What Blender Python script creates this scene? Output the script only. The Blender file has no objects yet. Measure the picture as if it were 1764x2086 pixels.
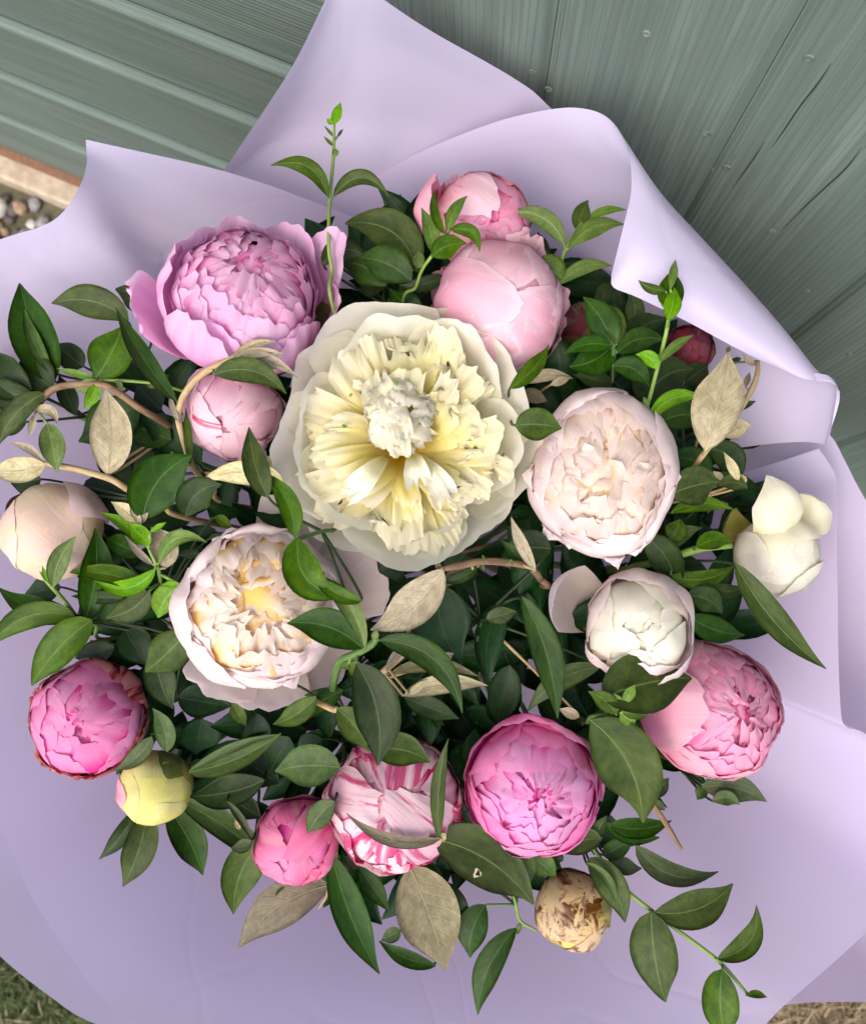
import bpy, math, random
from mathutils import Vector, Matrix, noise
random.seed(7)
PI = math.pi
S = bpy.context.scene
C = S.collection
# ------------------------------------------------------------------ camera, sky, sun, exposure
H = 1.22                       # camera height over the ground (m)
F = 1700.0                     # focal length in units of a 1764 x 2086 picture
PCX, PCY = 882.0, 1043.0
NADIR = Vector((960 - PCX, -(1209 - PCY), -F)).normalized()     # straight down, in camera axes
ROT = NADIR.rotation_difference(Vector((0, 0, -1))).to_matrix()
CAM = Vector((0, 0, H))
cd = bpy.data.cameras.new('camera'); cam = bpy.data.objects.new('camera', cd); C.objects.link(cam)
cd.sensor_fit = 'HORIZONTAL'; cd.sensor_width = 36; cd.lens = 36 * F / 1764
cd.clip_start = .02; cd.clip_end = 100
cam.matrix_world = Matrix.Translation(CAM) @ ROT.to_4x4()
cd.dof.use_dof = True; cd.dof.focus_distance = .49; cd.dof.aperture_fstop = 11.0
S.camera = cam
SUN_EL, SUN_AZ = math.radians(56), math.radians(242)      # azimuth: direction the light comes FROM, from +x
w = bpy.data.worlds.new('World'); S.world = w; w.use_nodes = True
nt = w.node_tree; bg = nt.nodes['Background']
sky = nt.nodes.new('ShaderNodeTexSky'); sky.sky_type = 'NISHITA'; sky.sun_disc = False
sky.sun_elevation = SUN_EL; sky.sun_rotation = PI / 2 - SUN_AZ
sky.air_density = 1.0; sky.dust_density = 4.0; sky.ozone_density = 1.0
nt.links.new(sky.outputs[0], bg.inputs[0]); bg.inputs[1].default_value = .15
sd = bpy.data.lights.new('sun', 'SUN'); so = bpy.data.objects.new('sun', sd); C.objects.link(so)
sd.energy = 1.0; sd.angle = math.radians(75); sd.color = (1, .96, .9)
sv = Vector((math.cos(SUN_EL) * math.cos(SUN_AZ), math.cos(SUN_EL) * math.sin(SUN_AZ), math.sin(SUN_EL)))
so.rotation_euler = sv.to_track_quat('Z', 'Y').to_euler()
so.location = sv * 5
S.view_settings.view_transform = 'Standard'; S.view_settings.look = 'None'
S.view_settings.exposure = 1.06; S.view_settings.gamma = 1
S.view_settings.use_curve_mapping = False
S.render.engine = 'CYCLES'

# ------------------------------------------------------------------ helpers
def ray(x, y):
    return ROT @ Vector(((x - PCX) / F, -(y - PCY) / F, -1))
def P(x, y, Z):
    return CAM + ray(x, y) * Z
def on_ground(x, y, z=0):
    r = ray(x, y); return CAM + r * ((z - H) / r.z)
def mesh(name, vs, fs, mats, parent=None, uvs=None, smooth=True, org=None, mi=None):
    o0 = org if org is not None else (parent.location if parent else Vector((0, 0, 0)))
    m = bpy.data.meshes.new(name)
    m.from_pydata([tuple(Vector(v) - o0) for v in vs], [], fs)
    for k in (mats if isinstance(mats, (list, tuple)) else [mats]): m.materials.append(k)
    if smooth: m.polygons.foreach_set('use_smooth', [True] * len(fs))
    if mi: m.polygons.foreach_set('material_index', mi)
    if uvs:
        l = m.uv_layers.new(name='UVMap')
        li = [0] * len(m.loops); m.loops.foreach_get('vertex_index', li)
        fl = []
        for i in li: fl += [uvs[i][0], uvs[i][1]]
        l.data.foreach_set('uv', fl)
    m.update()
    o = bpy.data.objects.new(name, m); C.objects.link(o)
    if parent: o.parent = parent
    elif org is not None: o.location = org
    return o
def empty(name, loc, label, cat, group=None):
    o = bpy.data.objects.new(name, None); C.objects.link(o); o.location = loc
    o.empty_display_size = .02
    o['label'] = label; o['category'] = cat
    if group: o['group'] = group
    return o
def cr(p, t):
    """Catmull-Rom through list p, t in 0..1"""
    n = len(p) - 1; x = min(max(t, 0), 1) * n; i = min(int(x), n - 1); f = x - i
    a = p[max(i - 1, 0)]; b = p[i]; c = p[i + 1]; d = p[min(i + 2, n)]
    if i == 0: a = b + (b - c)
    if i + 2 > n: d = c + (c - b)
    return .5 * ((2 * b) + (c - a) * f + (2 * a - 5 * b + 4 * c - d) * f * f + (3 * b - a - 3 * c + d) * f ** 3)
def grid_faces(nu, nt, off=0, flip=False):
    f = []
    for i in range(nt):
        for j in range(nu):
            a = off + i * (nu + 1) + j; q = (a, a + 1, a + nu + 2, a + nu + 1)
            f.append(q[::-1] if flip else q)
    return f
def tube(name, pts, rad, mat, parent, sides=7, steps=None, org=None):
    n = steps or max(4, (len(pts) - 1) * 5); vs = []; fs = []; uv = []
    c = [cr(pts, i / n) for i in range(n + 1)]
    for i in range(n + 1):
        t = (c[min(i + 1, n)] - c[max(i - 1, 0)])
        t = t.normalized() if t.length > 1e-9 else Vector((0, 0, 1))
        a = t.orthogonal().normalized() if i == 0 else (pa - t * pa.dot(t)).normalized()
        pa = a; b = t.cross(a)
        r = cr([Vector((q, 0, 0)) for q in rad], i / n).x if isinstance(rad, (list, tuple)) else rad
        for k in range(sides):
            g = 2 * PI * k / sides
            vs.append(c[i] + (a * math.cos(g) + b * math.sin(g)) * r); uv.append((k / sides, i / n))
    for i in range(n):
        for k in range(sides):
            fs.append((i * sides + k, i * sides + (k + 1) % sides, (i + 1) * sides + (k + 1) % sides, (i + 1) * sides + k))
    fs.append(tuple(range(sides))[::-1]); fs.append(tuple(n * sides + k for k in range(sides)))
    return mesh(name, vs, fs, mat, parent, uv, org=org)

# ------------------------------------------------------------------ materials
def new_mat(name):
    m = bpy.data.materials.new(name); m.use_nodes = True; t = m.node_tree
    return m, t, t.nodes['Principled BSDF'], t.nodes['Material Output']
def N(t, ty, **kw):
    n = t.nodes.new(ty)
    for k, v in kw.items():
        if k in n.inputs: n.inputs[k].default_value = v
        else: setattr(n, k, v)
    return n
def mixc(t, fac, a, b, bt='MIX'):
    m = t.nodes.new('ShaderNodeMix'); m.data_type = 'RGBA'; m.blend_type = bt
    for s, v in ((0, fac), (6, a), (7, b)):
        if hasattr(v, 'is_linked'): t.links.new(v, m.inputs[s])
        elif s == 0: m.inputs[0].default_value = v
        else: m.inputs[s].default_value = (*v, 1)
    return m.outputs[2]
def ramp(t, src, stops, interp='EASE'):
    r = t.nodes.new('ShaderNodeValToRGB'); r.color_ramp.interpolation = interp; e = r.color_ramp.elements
    while len(e) < len(stops): e.new(.5)
    for k, (p, c) in enumerate(stops):
        e[k].position = p; e[k].color = (*c, 1) if len(c) == 3 else c
    t.links.new(src, r.inputs[0]); return r.outputs[0]
def hsv_random(t, col, dh=.01, ds=.12, dv=.15):
    oi = N(t, 'ShaderNodeObjectInfo')
    def rng(c, s):
        m = N(t, 'ShaderNodeMath', operation='MULTIPLY_ADD'); m.inputs[1].default_value = 2 * s; m.inputs[2].default_value = c - s
        t.links.new(oi.outputs['Random'], m.inputs[0]); return m.outputs[0]
    h = N(t, 'ShaderNodeHueSaturation')
    t.links.new(rng(.5, dh), h.inputs['Hue']); t.links.new(rng(1, ds), h.inputs['Saturation']); t.links.new(rng(1, dv), h.inputs['Value'])
    t.links.new(col, h.inputs['Color']); return h.outputs[0]
def uv_scaled(t, sx, sy):
    tc = N(t, 'ShaderNodeTexCoord'); mp = N(t, 'ShaderNodeMapping'); mp.inputs['Scale'].default_value = (sx, sy, 1)
    oi = N(t, 'ShaderNodeObjectInfo'); cb = N(t, 'ShaderNodeCombineXYZ')
    mu = N(t, 'ShaderNodeMath', operation='MULTIPLY'); mu.inputs[1].default_value = 37.0
    t.links.new(oi.outputs['Random'], mu.inputs[0]); t.links.new(mu.outputs[0], cb.inputs[2])
    t.links.new(mu.outputs[0], cb.inputs[0]); t.links.new(cb.outputs[0], mp.inputs['Location'])
    t.links.new(tc.outputs['UV'], mp.inputs[0]); return mp.outputs[0]
def thin(t, bs, out, col, trans):
    tr = N(t, 'ShaderNodeBsdfTranslucent'); mx = N(t, 'ShaderNodeMixShader'); mx.inputs[0].default_value = trans
    t.links.new(col, tr.inputs[0]); t.links.new(bs.outputs[0], mx.inputs[1]); t.links.new(tr.outputs[0], mx.inputs[2])
    t.links.new(mx.outputs[0], out.inputs[0])
def bump(t, bs, src, strength, dist):
    b = N(t, 'ShaderNodeBump'); b.inputs['Strength'].default_value = strength; b.inputs['Distance'].default_value = dist
    t.links.new(src, b.inputs['Height']); t.links.new(b.outputs[0], bs.inputs['Normal'])

def petal_mat(name, base, mid, tip, streak=None, samt=.0, edge=None, trans=.3, ss=(9, 1.3), thr=.55, rough=.62, mp_=.45):
    """colours run from the petal's claw to its rim; streaks follow the veins"""
    m, t, bs, out = new_mat(name)
    tc = N(t, 'ShaderNodeTexCoord'); sp = N(t, 'ShaderNodeSeparateXYZ'); t.links.new(tc.outputs['UV'], sp.inputs[0])
    st = [(0, base), (mp_, mid), (.92, tip)]
    if edge: st.append((.985, edge))
    nz0 = N(t, 'ShaderNodeTexNoise', Scale=1.0, Detail=2.0); t.links.new(uv_scaled(t, 5, 1.5), nz0.inputs['Vector'])
    ma = N(t, 'ShaderNodeMath', operation='MULTIPLY_ADD'); ma.inputs[1].default_value = .22; ma.inputs[2].default_value = -.11
    t.links.new(nz0.outputs[0], ma.inputs[0])
    ad = N(t, 'ShaderNodeMath', operation='ADD'); t.links.new(ma.outputs[0], ad.inputs[0]); t.links.new(sp.outputs[1], ad.inputs[1])
    col = ramp(t, ad.outputs[0], st)
    if streak:
        nz = N(t, 'ShaderNodeTexNoise', Scale=1.0, Detail=5.0, Roughness=.65, Distortion=.5); t.links.new(uv_scaled(t, *ss), nz.inputs['Vector'])
        f = ramp(t, nz.outputs[0], [(thr - .05, (0, 0, 0)), (thr + .09, (samt,) * 3)])
        col = mixc(t, f, col, streak)
    col = hsv_random(t, col, .006, .12, .07)
    t.links.new(col, bs.inputs['Base Color']); bs.inputs['Roughness'].default_value = rough
    bs.inputs['Specular IOR Level'].default_value = .15
    v = N(t, 'ShaderNodeTexNoise', Scale=1.0, Detail=3.0); t.links.new(uv_scaled(t, 34, 2.2), v.inputs['Vector'])
    bump(t, bs, v.outputs[0], .35, .0009)
    thin(t, bs, out, col, min(.52, trans * 1.5)); return m

def leaf_mat(name, c1, c2, vein, rough=.42, trans=.2, veins=.5, spec=.2, specks=None):
    m, t, bs, out = new_mat(name)
    tc = N(t, 'ShaderNodeTexCoord'); sp = N(t, 'ShaderNodeSeparateXYZ'); t.links.new(tc.outputs['UV'], sp.inputs[0])
    nz = N(t, 'ShaderNodeTexNoise', Scale=1.0, Detail=4.0); t.links.new(uv_scaled(t, 2.2, 3.2), nz.inputs['Vector'])
    col = ramp(t, nz.outputs[0], [(.3, c1), (.7, c2)])
    # |u|
    a = N(t, 'ShaderNodeMath', operation='SUBTRACT'); a.inputs[1].default_value = .5; t.links.new(sp.outputs[0], a.inputs[0])
    b = N(t, 'ShaderNodeMath', operation='ABSOLUTE'); t.links.new(a.outputs[0], b.inputs[0])
    mr = ramp(t, b.outputs[0], [(.0, (1, 1, 1)), (.016, (.6,) * 3), (.032, (0, 0, 0))])
    # side veins: t - |u| bands
    c = N(t, 'ShaderNodeMath', operation='MULTIPLY_ADD'); c.inputs[1].default_value = -.42; t.links.new(b.outputs[0], c.inputs[0]); t.links.new(sp.outputs[1], c.inputs[2])
    d = N(t, 'ShaderNodeMath', operation='MULTIPLY'); d.inputs[1].default_value = 55; t.links.new(c.outputs[0], d.inputs[0])
    s = N(t, 'ShaderNodeMath', operation='SINE'); t.links.new(d.outputs[0], s.inputs[0])
    sr = ramp(t, s.outputs[0], [(.86, (0, 0, 0)), (1.0, (veins * .28,) * 3)])
    mx = N(t, 'ShaderNodeMix', data_type='RGBA', blend_type='LIGHTEN'); mx.inputs[0].default_value = 1
    t.links.new(mr, mx.inputs[6]); t.links.new(sr, mx.inputs[7])
    col = mixc(t, mx.outputs[2], col, vein)
    if specks:
        g = N(t, 'ShaderNodeTexNoise', Scale=1.0, Detail=6.0, Roughness=.8); t.links.new(uv_scaled(t, 22, 30), g.inputs['Vector'])
        col = mixc(t, ramp(t, g.outputs[0], [(.5, (0, 0, 0)), (.68, (.6,) * 3)]), col, specks)
    mo_ = N(t, 'ShaderNodeTexNoise', Scale=1.0, Detail=7.0, Roughness=.75); t.links.new(uv_scaled(t, 7, 10), mo_.inputs['Vector'])
    col = mixc(t, 1.0, col, ramp(t, mo_.outputs[0], [(.3, (.72,) * 3), (.7, (1.18,) * 3)]), 'MULTIPLY')
    dm = N(t, 'ShaderNodeTexNoise', Scale=1.0, Detail=3.0); t.links.new(uv_scaled(t, 17, 24), dm.inputs['Vector'])
    col = mixc(t, ramp(t, dm.outputs[0], [(.74, (0, 0, 0)), (.80, (.45,) * 3)]), col, vein)
    col = hsv_random(t, col, .016, .18, .26)
    t.links.new(col, bs.inputs['Base Color']); bs.inputs['Specular IOR Level'].default_value = spec
    r2 = N(t, 'ShaderNodeTexNoise', Scale=1.0, Detail=4.0); t.links.new(uv_scaled(t, 6, 8), r2.inputs['Vector'])
    mm = N(t, 'ShaderNodeMapRange'); mm.inputs['To Min'].default_value = rough - .1; mm.inputs['To Max'].default_value = rough + .18
    t.links.new(r2.outputs[0], mm.inputs[0]); t.links.new(mm.outputs[0], bs.inputs['Roughness'])
    bump(t, bs, mx.outputs[2], -.5 if veins < 1 else .8, .0007)
    thin(t, bs, out, col, trans); return m

LM = {
 'G': (leaf_mat('leaf_dark', (.015, .037, .005), (.030, .064, .009), (.07, .12, .03)), leaf_mat('leaf_dark_under', (.05, .10, .04), (.07, .13, .05), (.11, .17, .08), .5)),
 'M': (leaf_mat('leaf_mid', (.031, .064, .004), (.062, .108, .007), (.12, .175, .035)), leaf_mat('leaf_mid_under', (.09, .16, .05), (.11, .19, .06), (.16, .24, .10), .5)),
 'Y': (leaf_mat('leaf_bright', (.095, .20, .022), (.16, .27, .035), (.24, .35, .09), trans=.28), leaf_mat('leaf_bright_under', (.15, .25, .05), (.18, .29, .07), (.25, .35, .12), .5, .28)),
 'O': (leaf_mat('leaf_olive', (.045, .075, .022), (.075, .11, .035), (.13, .16, .07), .42), leaf_mat('leaf_olive_under', (.09, .12, .06), (.12, .15, .07), (.16, .19, .1), .5)),
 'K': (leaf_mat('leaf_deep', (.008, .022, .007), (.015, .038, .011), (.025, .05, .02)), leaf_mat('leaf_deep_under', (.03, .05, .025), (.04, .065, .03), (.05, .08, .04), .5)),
}
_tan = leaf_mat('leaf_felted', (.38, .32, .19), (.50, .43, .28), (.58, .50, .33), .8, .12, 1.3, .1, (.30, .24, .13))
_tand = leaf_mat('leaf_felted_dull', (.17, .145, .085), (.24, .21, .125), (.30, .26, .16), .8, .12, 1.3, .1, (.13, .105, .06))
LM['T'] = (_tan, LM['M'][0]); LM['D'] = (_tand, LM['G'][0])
LM['R'] = (leaf_mat('leaf_red', (.07, .015, .02), (.12, .03, .03), (.2, .08, .06)),) * 2

def plain(name, c1, c2, rough=.6, sc=(3, 8), bmp=0, trans=0, spec=.3):
    m, t, bs, out = new_mat(name)
    nz = N(t, 'ShaderNodeTexNoise', Scale=1.0, Detail=5.0, Roughness=.65); t.links.new(uv_scaled(t, *sc), nz.inputs['Vector'])
    col = ramp(t, nz.outputs[0], [(.35, c1), (.68, c2)])
    t.links.new(col, bs.inputs['Base Color']); bs.inputs['Roughness'].default_value = rough; bs.inputs['Specular IOR Level'].default_value = spec
    if bmp: bump(t, bs, nz.outputs[0], bmp, .001)
    if trans: thin(t, bs, out, col, trans)
    return m
ST = {'g': plain('stem_green', (.05, .11, .025), (.10, .17, .04), .5), 'b': plain('stem_brown', (.12, .07, .04), (.24, .15, .08), .7, (3, 14), .4),
      't': plain('stem_tan', (.30, .21, .10), (.44, .33, .17), .8, (3, 14), .4), 'd': plain('stem_dark', (.02, .035, .014), (.04, .06, .02), .5),
      'y': plain('stem_bright', (.13, .22, .04), (.2, .3, .06), .5)}

MIDRIB = {k: plain('midrib_' + n, a, b, .6) for k, n, a, b in (('G', 'dark', (.04, .085, .025), (.07, .12, .035)), ('M', 'mid', (.07, .13, .03), (.11, .17, .045)), ('Y', 'bright', (.18, .28, .06), (.24, .34, .09)),
          ('O', 'olive', (.09, .12, .045), (.13, .155, .065)), ('K', 'deep', (.018, .04, .014), (.026, .05, .02)), ('T', 'felted', (.46, .39, .24), (.56, .48, .31)), ('D', 'dull', (.24, .205, .12), (.31, .27, .165)), ('R', 'red', (.15, .06, .05), (.2, .08, .06)))}
def paper_material():
    m, t, bs, out = new_mat('lilac_film')
    tc = N(t, 'ShaderNodeTexCoord')
    nz = N(t, 'ShaderNodeTexNoise', Scale=5.0, Detail=3.0); t.links.new(tc.outputs['Object'], nz.inputs['Vector'])
    col = ramp(t, nz.outputs[0], [(.3, (.60, .55, .725)), (.7, (.635, .58, .755))])
    t.links.new(col, bs.inputs['Base Color']); bs.inputs['Roughness'].default_value = .42; bs.inputs['Specular IOR Level'].default_value = .45
    n2 = N(t, 'ShaderNodeTexNoise', Scale=900.0, Detail=2.0); t.links.new(tc.outputs['Object'], n2.inputs['Vector'])
    vo = N(t, 'ShaderNodeTexVoronoi', Scale=7.0); vo.feature = 'DISTANCE_TO_EDGE'
    n3 = N(t, 'ShaderNodeTexNoise', Scale=4.0, Detail=2.0); t.links.new(tc.outputs['Object'], n3.inputs['Vector'])
    wa = N(t, 'ShaderNodeVectorMath', operation='MULTIPLY_ADD'); wa.inputs[1].default_value = (.35, .35, .35); t.links.new(n3.outputs[1], wa.inputs[0]); t.links.new(tc.outputs['Object'], wa.inputs[2])
    t.links.new(wa.outputs[0], vo.inputs['Vector'])
    cz = ramp(t, vo.outputs['Distance'], [(.0, (.0,) * 3), (.035, (1,) * 3)])
    b1 = N(t, 'ShaderNodeBump'); b1.inputs['Strength'].default_value = .10; b1.inputs['Distance'].default_value = .0012
    t.links.new(cz, b1.inputs['Height'])
    b2 = N(t, 'ShaderNodeBump'); b2.inputs['Strength'].default_value = .05; b2.inputs['Distance'].default_value = .0004
    t.links.new(n2.outputs[0], b2.inputs['Height']); t.links.new(b1.outputs[0], b2.inputs['Normal']); t.links.new(b2.outputs[0], bs.inputs['Normal'])
    tr = N(t, 'ShaderNodeBsdfTranslucent'); tr.inputs[0].default_value = (.68, .50, .66, 1)
    tp = N(t, 'ShaderNodeBsdfTransparent'); tp.inputs[0].default_value = (.9, .85, .95, 1)
    m1 = N(t, 'ShaderNodeMixShader'); m1.inputs[0].default_value = .32
    m2 = N(t, 'ShaderNodeMixShader'); m2.inputs[0].default_value = .06
    t.links.new(bs.outputs[0], m1.inputs[1]); t.links.new(tr.outputs[0], m1.inputs[2])
    t.links.new(m1.outputs[0], m2.inputs[1]); t.links.new(tp.outputs[0], m2.inputs[2])
    t.links.new(m2.outputs[0], out.inputs[0]); return m
PAPER = paper_material()

def paint_mat():
    m, t, bs, out = new_mat('green_paint_on_wood')
    v1 = N(t, 'ShaderNodeTexNoise', Scale=1.0, Detail=6.0, Roughness=.6, Distortion=.35); t.links.new(uv_scaled(t, 26, 3.2), v1.inputs['Vector'])
    v2 = N(t, 'ShaderNodeTexNoise', Scale=1.0, Detail=4.0); t.links.new(uv_scaled(t, 3, 2), v2.inputs['Vector'])
    wv = N(t, 'ShaderNodeTexWave', Scale=1.0, Distortion=5.0, Detail=3.0); wv.inputs['Detail Scale'].default_value = .7
    wv.bands_direction = 'X'; t.links.new(uv_scaled(t, 9, 1.1), wv.inputs['Vector'])
    col = ramp(t, v2.outputs[0], [(.3, (.105, .146, .126)), (.7, (.142, .188, .164))])
    col = mixc(t, ramp(t, v1.outputs[0], [(.44, (.55,) * 3), (.56, (0, 0, 0))]), col, (.092, .122, .10))
    col = mixc(t, ramp(t, v1.outputs[0], [(.60, (0, 0, 0)), (.75, (.5,) * 3)]), col, (.185, .23, .19))
    col = mixc(t, ramp(t, wv.outputs[0], [(.0, (.45,) * 3), (.16, (0, 0, 0))]), col, (.07, .095, .078))
    sp = N(t, 'ShaderNodeTexNoise', Scale=1.0, Detail=3.0); t.links.new(uv_scaled(t, 26, 26), sp.inputs['Vector'])
    col = mixc(t, ramp(t, sp.outputs[0], [(.76, (0, 0, 0)), (.80, (.7,) * 3)]), col, (.4, .42, .36))
    t.links.new(col, bs.inputs['Base Color']); bs.inputs['Roughness'].default_value = .55; bs.inputs['Specular IOR Level'].default_value = .35
    mx = N(t, 'ShaderNodeMath', operation='ADD'); t.links.new(v1.outputs[0], mx.inputs[0])
    ms = N(t, 'ShaderNodeMath', operation='MULTIPLY'); ms.inputs[1].default_value = .35; t.links.new(wv.outputs[0], ms.inputs[0]); t.links.new(ms.outputs[0], mx.inputs[1])
    bump(t, bs, mx.outputs[0], .5, .0018); return m
PAINT = paint_mat()

# ------------------------------------------------------------------ the setting: ground, plinth, shed wall
HB = .06
W0 = on_ground(0, 302, HB); W1 = on_ground(1764, 1030, HB)
SD = (W1 - W0); SD.z = 0; SD.normalize()
ND = Vector((SD.y, -SD.x, 0))
if ND.dot(CAM - W0) < 0: ND = -ND
def WP(s, h, o): return Vector((W0.x, W0.y, 0)) + SD * s + ND * o + Vector((0, 0, h))
def wall_hit(x, y):
    r = ray(x, y); d = (W0 - CAM).dot(ND) / r.dot(ND); p = CAM + r * d
    return (p - W0).dot(SD), p.z
def extrude(name, prof, a, b, fn, mat, parent, ua, va, seg=1):
    """profile [(p,q)] swept from a to b; fn(p,q,along)->point"""
    n = len(prof); vs = []; uv = []; fs = []
    for k in range(seg + 1):
        l = a + (b - a) * k / seg
        for (p, q) in prof:
            vs.append(fn(p, q, l)); uv.append((p / ua + q / ua, l / va))
    for k in range(seg):
        for i in range(n):
            j = (i + 1) % n; fs.append((k * n + i, k * n + j, (k + 1) * n + j, (k + 1) * n + i))
    fs.append(tuple(range(n))[::-1]); fs.append(tuple(seg * n + i for i in range(n)))
    return mesh(name, vs, fs, mat, parent, uv, smooth=False)
def soil_mat():
    m, t, bs, out = new_mat('soil')
    tc = N(t, 'ShaderNodeTexCoord')
    n1 = N(t, 'ShaderNodeTexNoise', Scale=60.0, Detail=8.0, Roughness=.7); t.links.new(tc.outputs['Object'], n1.inputs['Vector'])
    n2 = N(t, 'ShaderNodeTexNoise', Scale=6.0, Detail=4.0); t.links.new(tc.outputs['Object'], n2.inputs['Vector'])
    col = ramp(t, n1.outputs[0], [(.3, (.055, .04, .028)), (.7, (.17, .13, .09))])
    col = mixc(t, ramp(t, n2.outputs[0], [(.4, (0, 0, 0)), (.65, (.5,) * 3)]), col, (.09, .10, .045))
    t.links.new(col, bs.inputs['Base Color']); bs.inputs['Roughness'].default_value = .9
    bump(t, bs, n1.outputs[0], .8, .01); return m
gm = mesh('ground', [(-4, -4, 0), (4, -4, 0), (4, 4, 0), (-4, 4, 0)], [(0, 1, 2, 3)], soil_mat(), smooth=False)
gm['kind'] = 'structure'
wall = empty('shed_wall', WP(1.0, 0, 0), 'sage green painted shed wall with horizontal cladding beside upright door boards', 'wall')
S_DOOR = wall_hit(742, 20)[0]
SL, SR, HT = -.75, 2.3, 2.02
joints = [HB] + [wall_hit(*p)[1] for p in ((73, 265.6), (182, 222), (255, 140), (400, 65.5))]
step = joints[-1] - joints[-2]
while joints[-1] + step < HT: joints.append(joints[-1] + step)
for i in range(len(joints) - 1):
    h0, h1 = joints[i], joints[i + 1]
    e = .0135
    extrude('board', [(-.0045, h0 + .001), (.0035, h1 - .012), (.0042, h1 - .008), (.0034, h1 - .0045), (.0008, h1 - .0015), (-.0045, h1 - .0008), (-.006, h1 - .003), (-.019, h1 - .003), (-.019, h0 + .001)], SL, S_DOOR - .004,
            lambda p, q, l: WP(l, q, p), PAINT, wall, .14, .55)
sj = [wall_hit(*p)[0] for p in ((1112, 150), (1525, 215), (1700, 615), (1742, 892))]
vb = [S_DOOR] + sj
while vb[-1] < SR: vb.append(vb[-1] + (sj[3] - sj[0]) / 3)
print('door joints', [round(a, 3) for a in vb], 'cladding joints', [round(a, 3) for a in joints])
boards = []
for i in range(len(vb) - 1):
    a, b = vb[i] + .0002, vb[i + 1] - .0002
    boards.append(extrude('door_board', [(a, -.020), (a, -.0045), (a + .0035, -.0022), (a + .0065, 0), (b - .0065, 0), (b - .0035, -.0022), (b, -.0045), (b, -.020)], HB - .02, HT,
            lambda p, q, l: WP(p, l, q), PAINT, wall, .14, .55))
extrude('backing', [(-.0215, HB - .02), (-.0215, HT), (-.05, HT), (-.05, HB - .02)], SL, SR, lambda p, q, l: WP(l, q, p), plain('dark_timber', (.02, .02, .016), (.04, .035, .03), .9), wall, .2, .5)
NAIL = plain('painted_nail', (.075, .10, .085), (.17, .21, .175), .45, (2, 2), .3)
for (x, y) in ((1317, 68), (1440, 272), (1573, 470), (1643, 592), (1730, 722), (1085, 146), (1118, 181), (1648, 118), (1480, 340)):
    s0, h0 = wall_hit(x, y); vs = []; fs = []; R = .0024
    for k in range(4):
        rr, zz = ((R * 1.25, .0001), (R, .0007), (R * .55, .0004), (R * .2, -.0002))[k]
        for j in range(10):
            g = 2 * PI * j / 10; f = 1 + .18 * noise.noise(Vector((x, g, k)))
            vs.append(WP(s0 + rr * f * math.cos(g), h0 + rr * f * math.sin(g), zz))
    for k in range(3):
        for j in range(10): fs.append((k * 10 + j, k * 10 + (j + 1) % 10, k * 10 + 10 + (j + 1) % 10, k * 10 + 10 + j))
    fs.append(tuple(30 + j for j in range(10)))
    mesh('nail', vs, fs, NAIL, wall, [(v.x * 90, v.z * 90) for v in vs])
# splits along the grain of the upright boards
CRK = plain('split_in_paint', (.018, .02, .016), (.04, .045, .036), .9)
for pts in (((1693, 128), (1665, 170), (1630, 215), (1600, 260), (1572, 300)), ((1558, 287), (1530, 330), (1492, 382)), ((1755, 300), (1720, 345), (1650, 410), (1592, 395)[:0] or (1590, 470))):
    q = [wall_hit(*p) for p in pts]
    tube('split', [WP(a, b, -.0001) for a, b in q], [.0002] + [.0006] * (len(q) - 2) + [.0002], CRK, wall, 5, 24)
extrude('rusty_strip', [(-.019, HB - .018), (-.019, HB - .004), (.004, HB - .004), (.004, HB - .018)], SL, S_DOOR, lambda p, q, l: WP(l, q, p), plain('rust', (.16, .08, .05), (.24, .13, .08), .8, (8, 8)), wall, .05, .05)
pl = extrude('plinth', [(-.05, 0), (-.05, HB - .021), (.030, HB - .021), (.034, HB - .025), (.034, 0)], SL, SR, lambda p, q, l: WP(l, q, p),
        plain('plinth_timber', (.34, .27, .19), (.46, .38, .28), .85, (4, 6), .5), None, .05, .12)
pl['label'] = 'tan timber sill running along the foot of the green shed wall'; pl['category'] = 'sill'
# gravel strip, stones picked apart
gb = mesh('gravel_bed', [WP(SL, .004, .034), WP(SR, .004, .034), WP(SR, .004, .16), WP(SL, .004, .16)], [(0, 1, 2, 3)], gm.data.materials[0], smooth=False)
gb['kind'] = 'structure'
SM = [plain('stone_%s' % n, a, b, .75, (2, 2), .3) for n, a, b in (('pale', (.42, .39, .34), (.58, .54, .48)), ('grey', (.16, .15, .15), (.28, .26, .25)), ('brown', (.22, .14, .09), (.36, .25, .17)), ('dark', (.06, .05, .045), (.12, .10, .09)))]
ico = []
def stone_mesh(k):
    vs = []; fs = []; nu, nv = 8, 5
    ax = Vector((1, .75 + .3 * random.random(), .5 + .2 * random.random()))
    for i in range(nv + 1):
        th = PI * i / nv
        for j in range(nu):
            g = 2 * PI * j / nu; v = Vector((math.sin(th) * math.cos(g), math.sin(th) * math.sin(g), math.cos(th)))
            v *= 1 + .32 * noise.noise(v * 1.4 + Vector((k * 7, 0, 0))); vs.append(Vector((v.x * ax.x, v.y * ax.y, v.z * ax.z)))
    for i in range(nv):
        for j in range(nu): fs.append((i * nu + j, i * nu + (j + 1) % nu, (i + 1) * nu + (j + 1) % nu, (i + 1) * nu + j))
    m = bpy.data.meshes.new('stone'); m.from_pydata([tuple(v) for v in vs], [], fs); m.materials.append(SM[k % 4])
    l = m.uv_layers.new(name='UVMap')
    for lp in m.loops: l.data[lp.index].uv = (vs[lp.vertex_index].x, vs[lp.vertex_index].y)
    m.polygons.foreach_set('use_smooth', [True] * len(fs)); m.update(); return m
stones = [stone_mesh(k) for k in range(10)]
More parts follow.
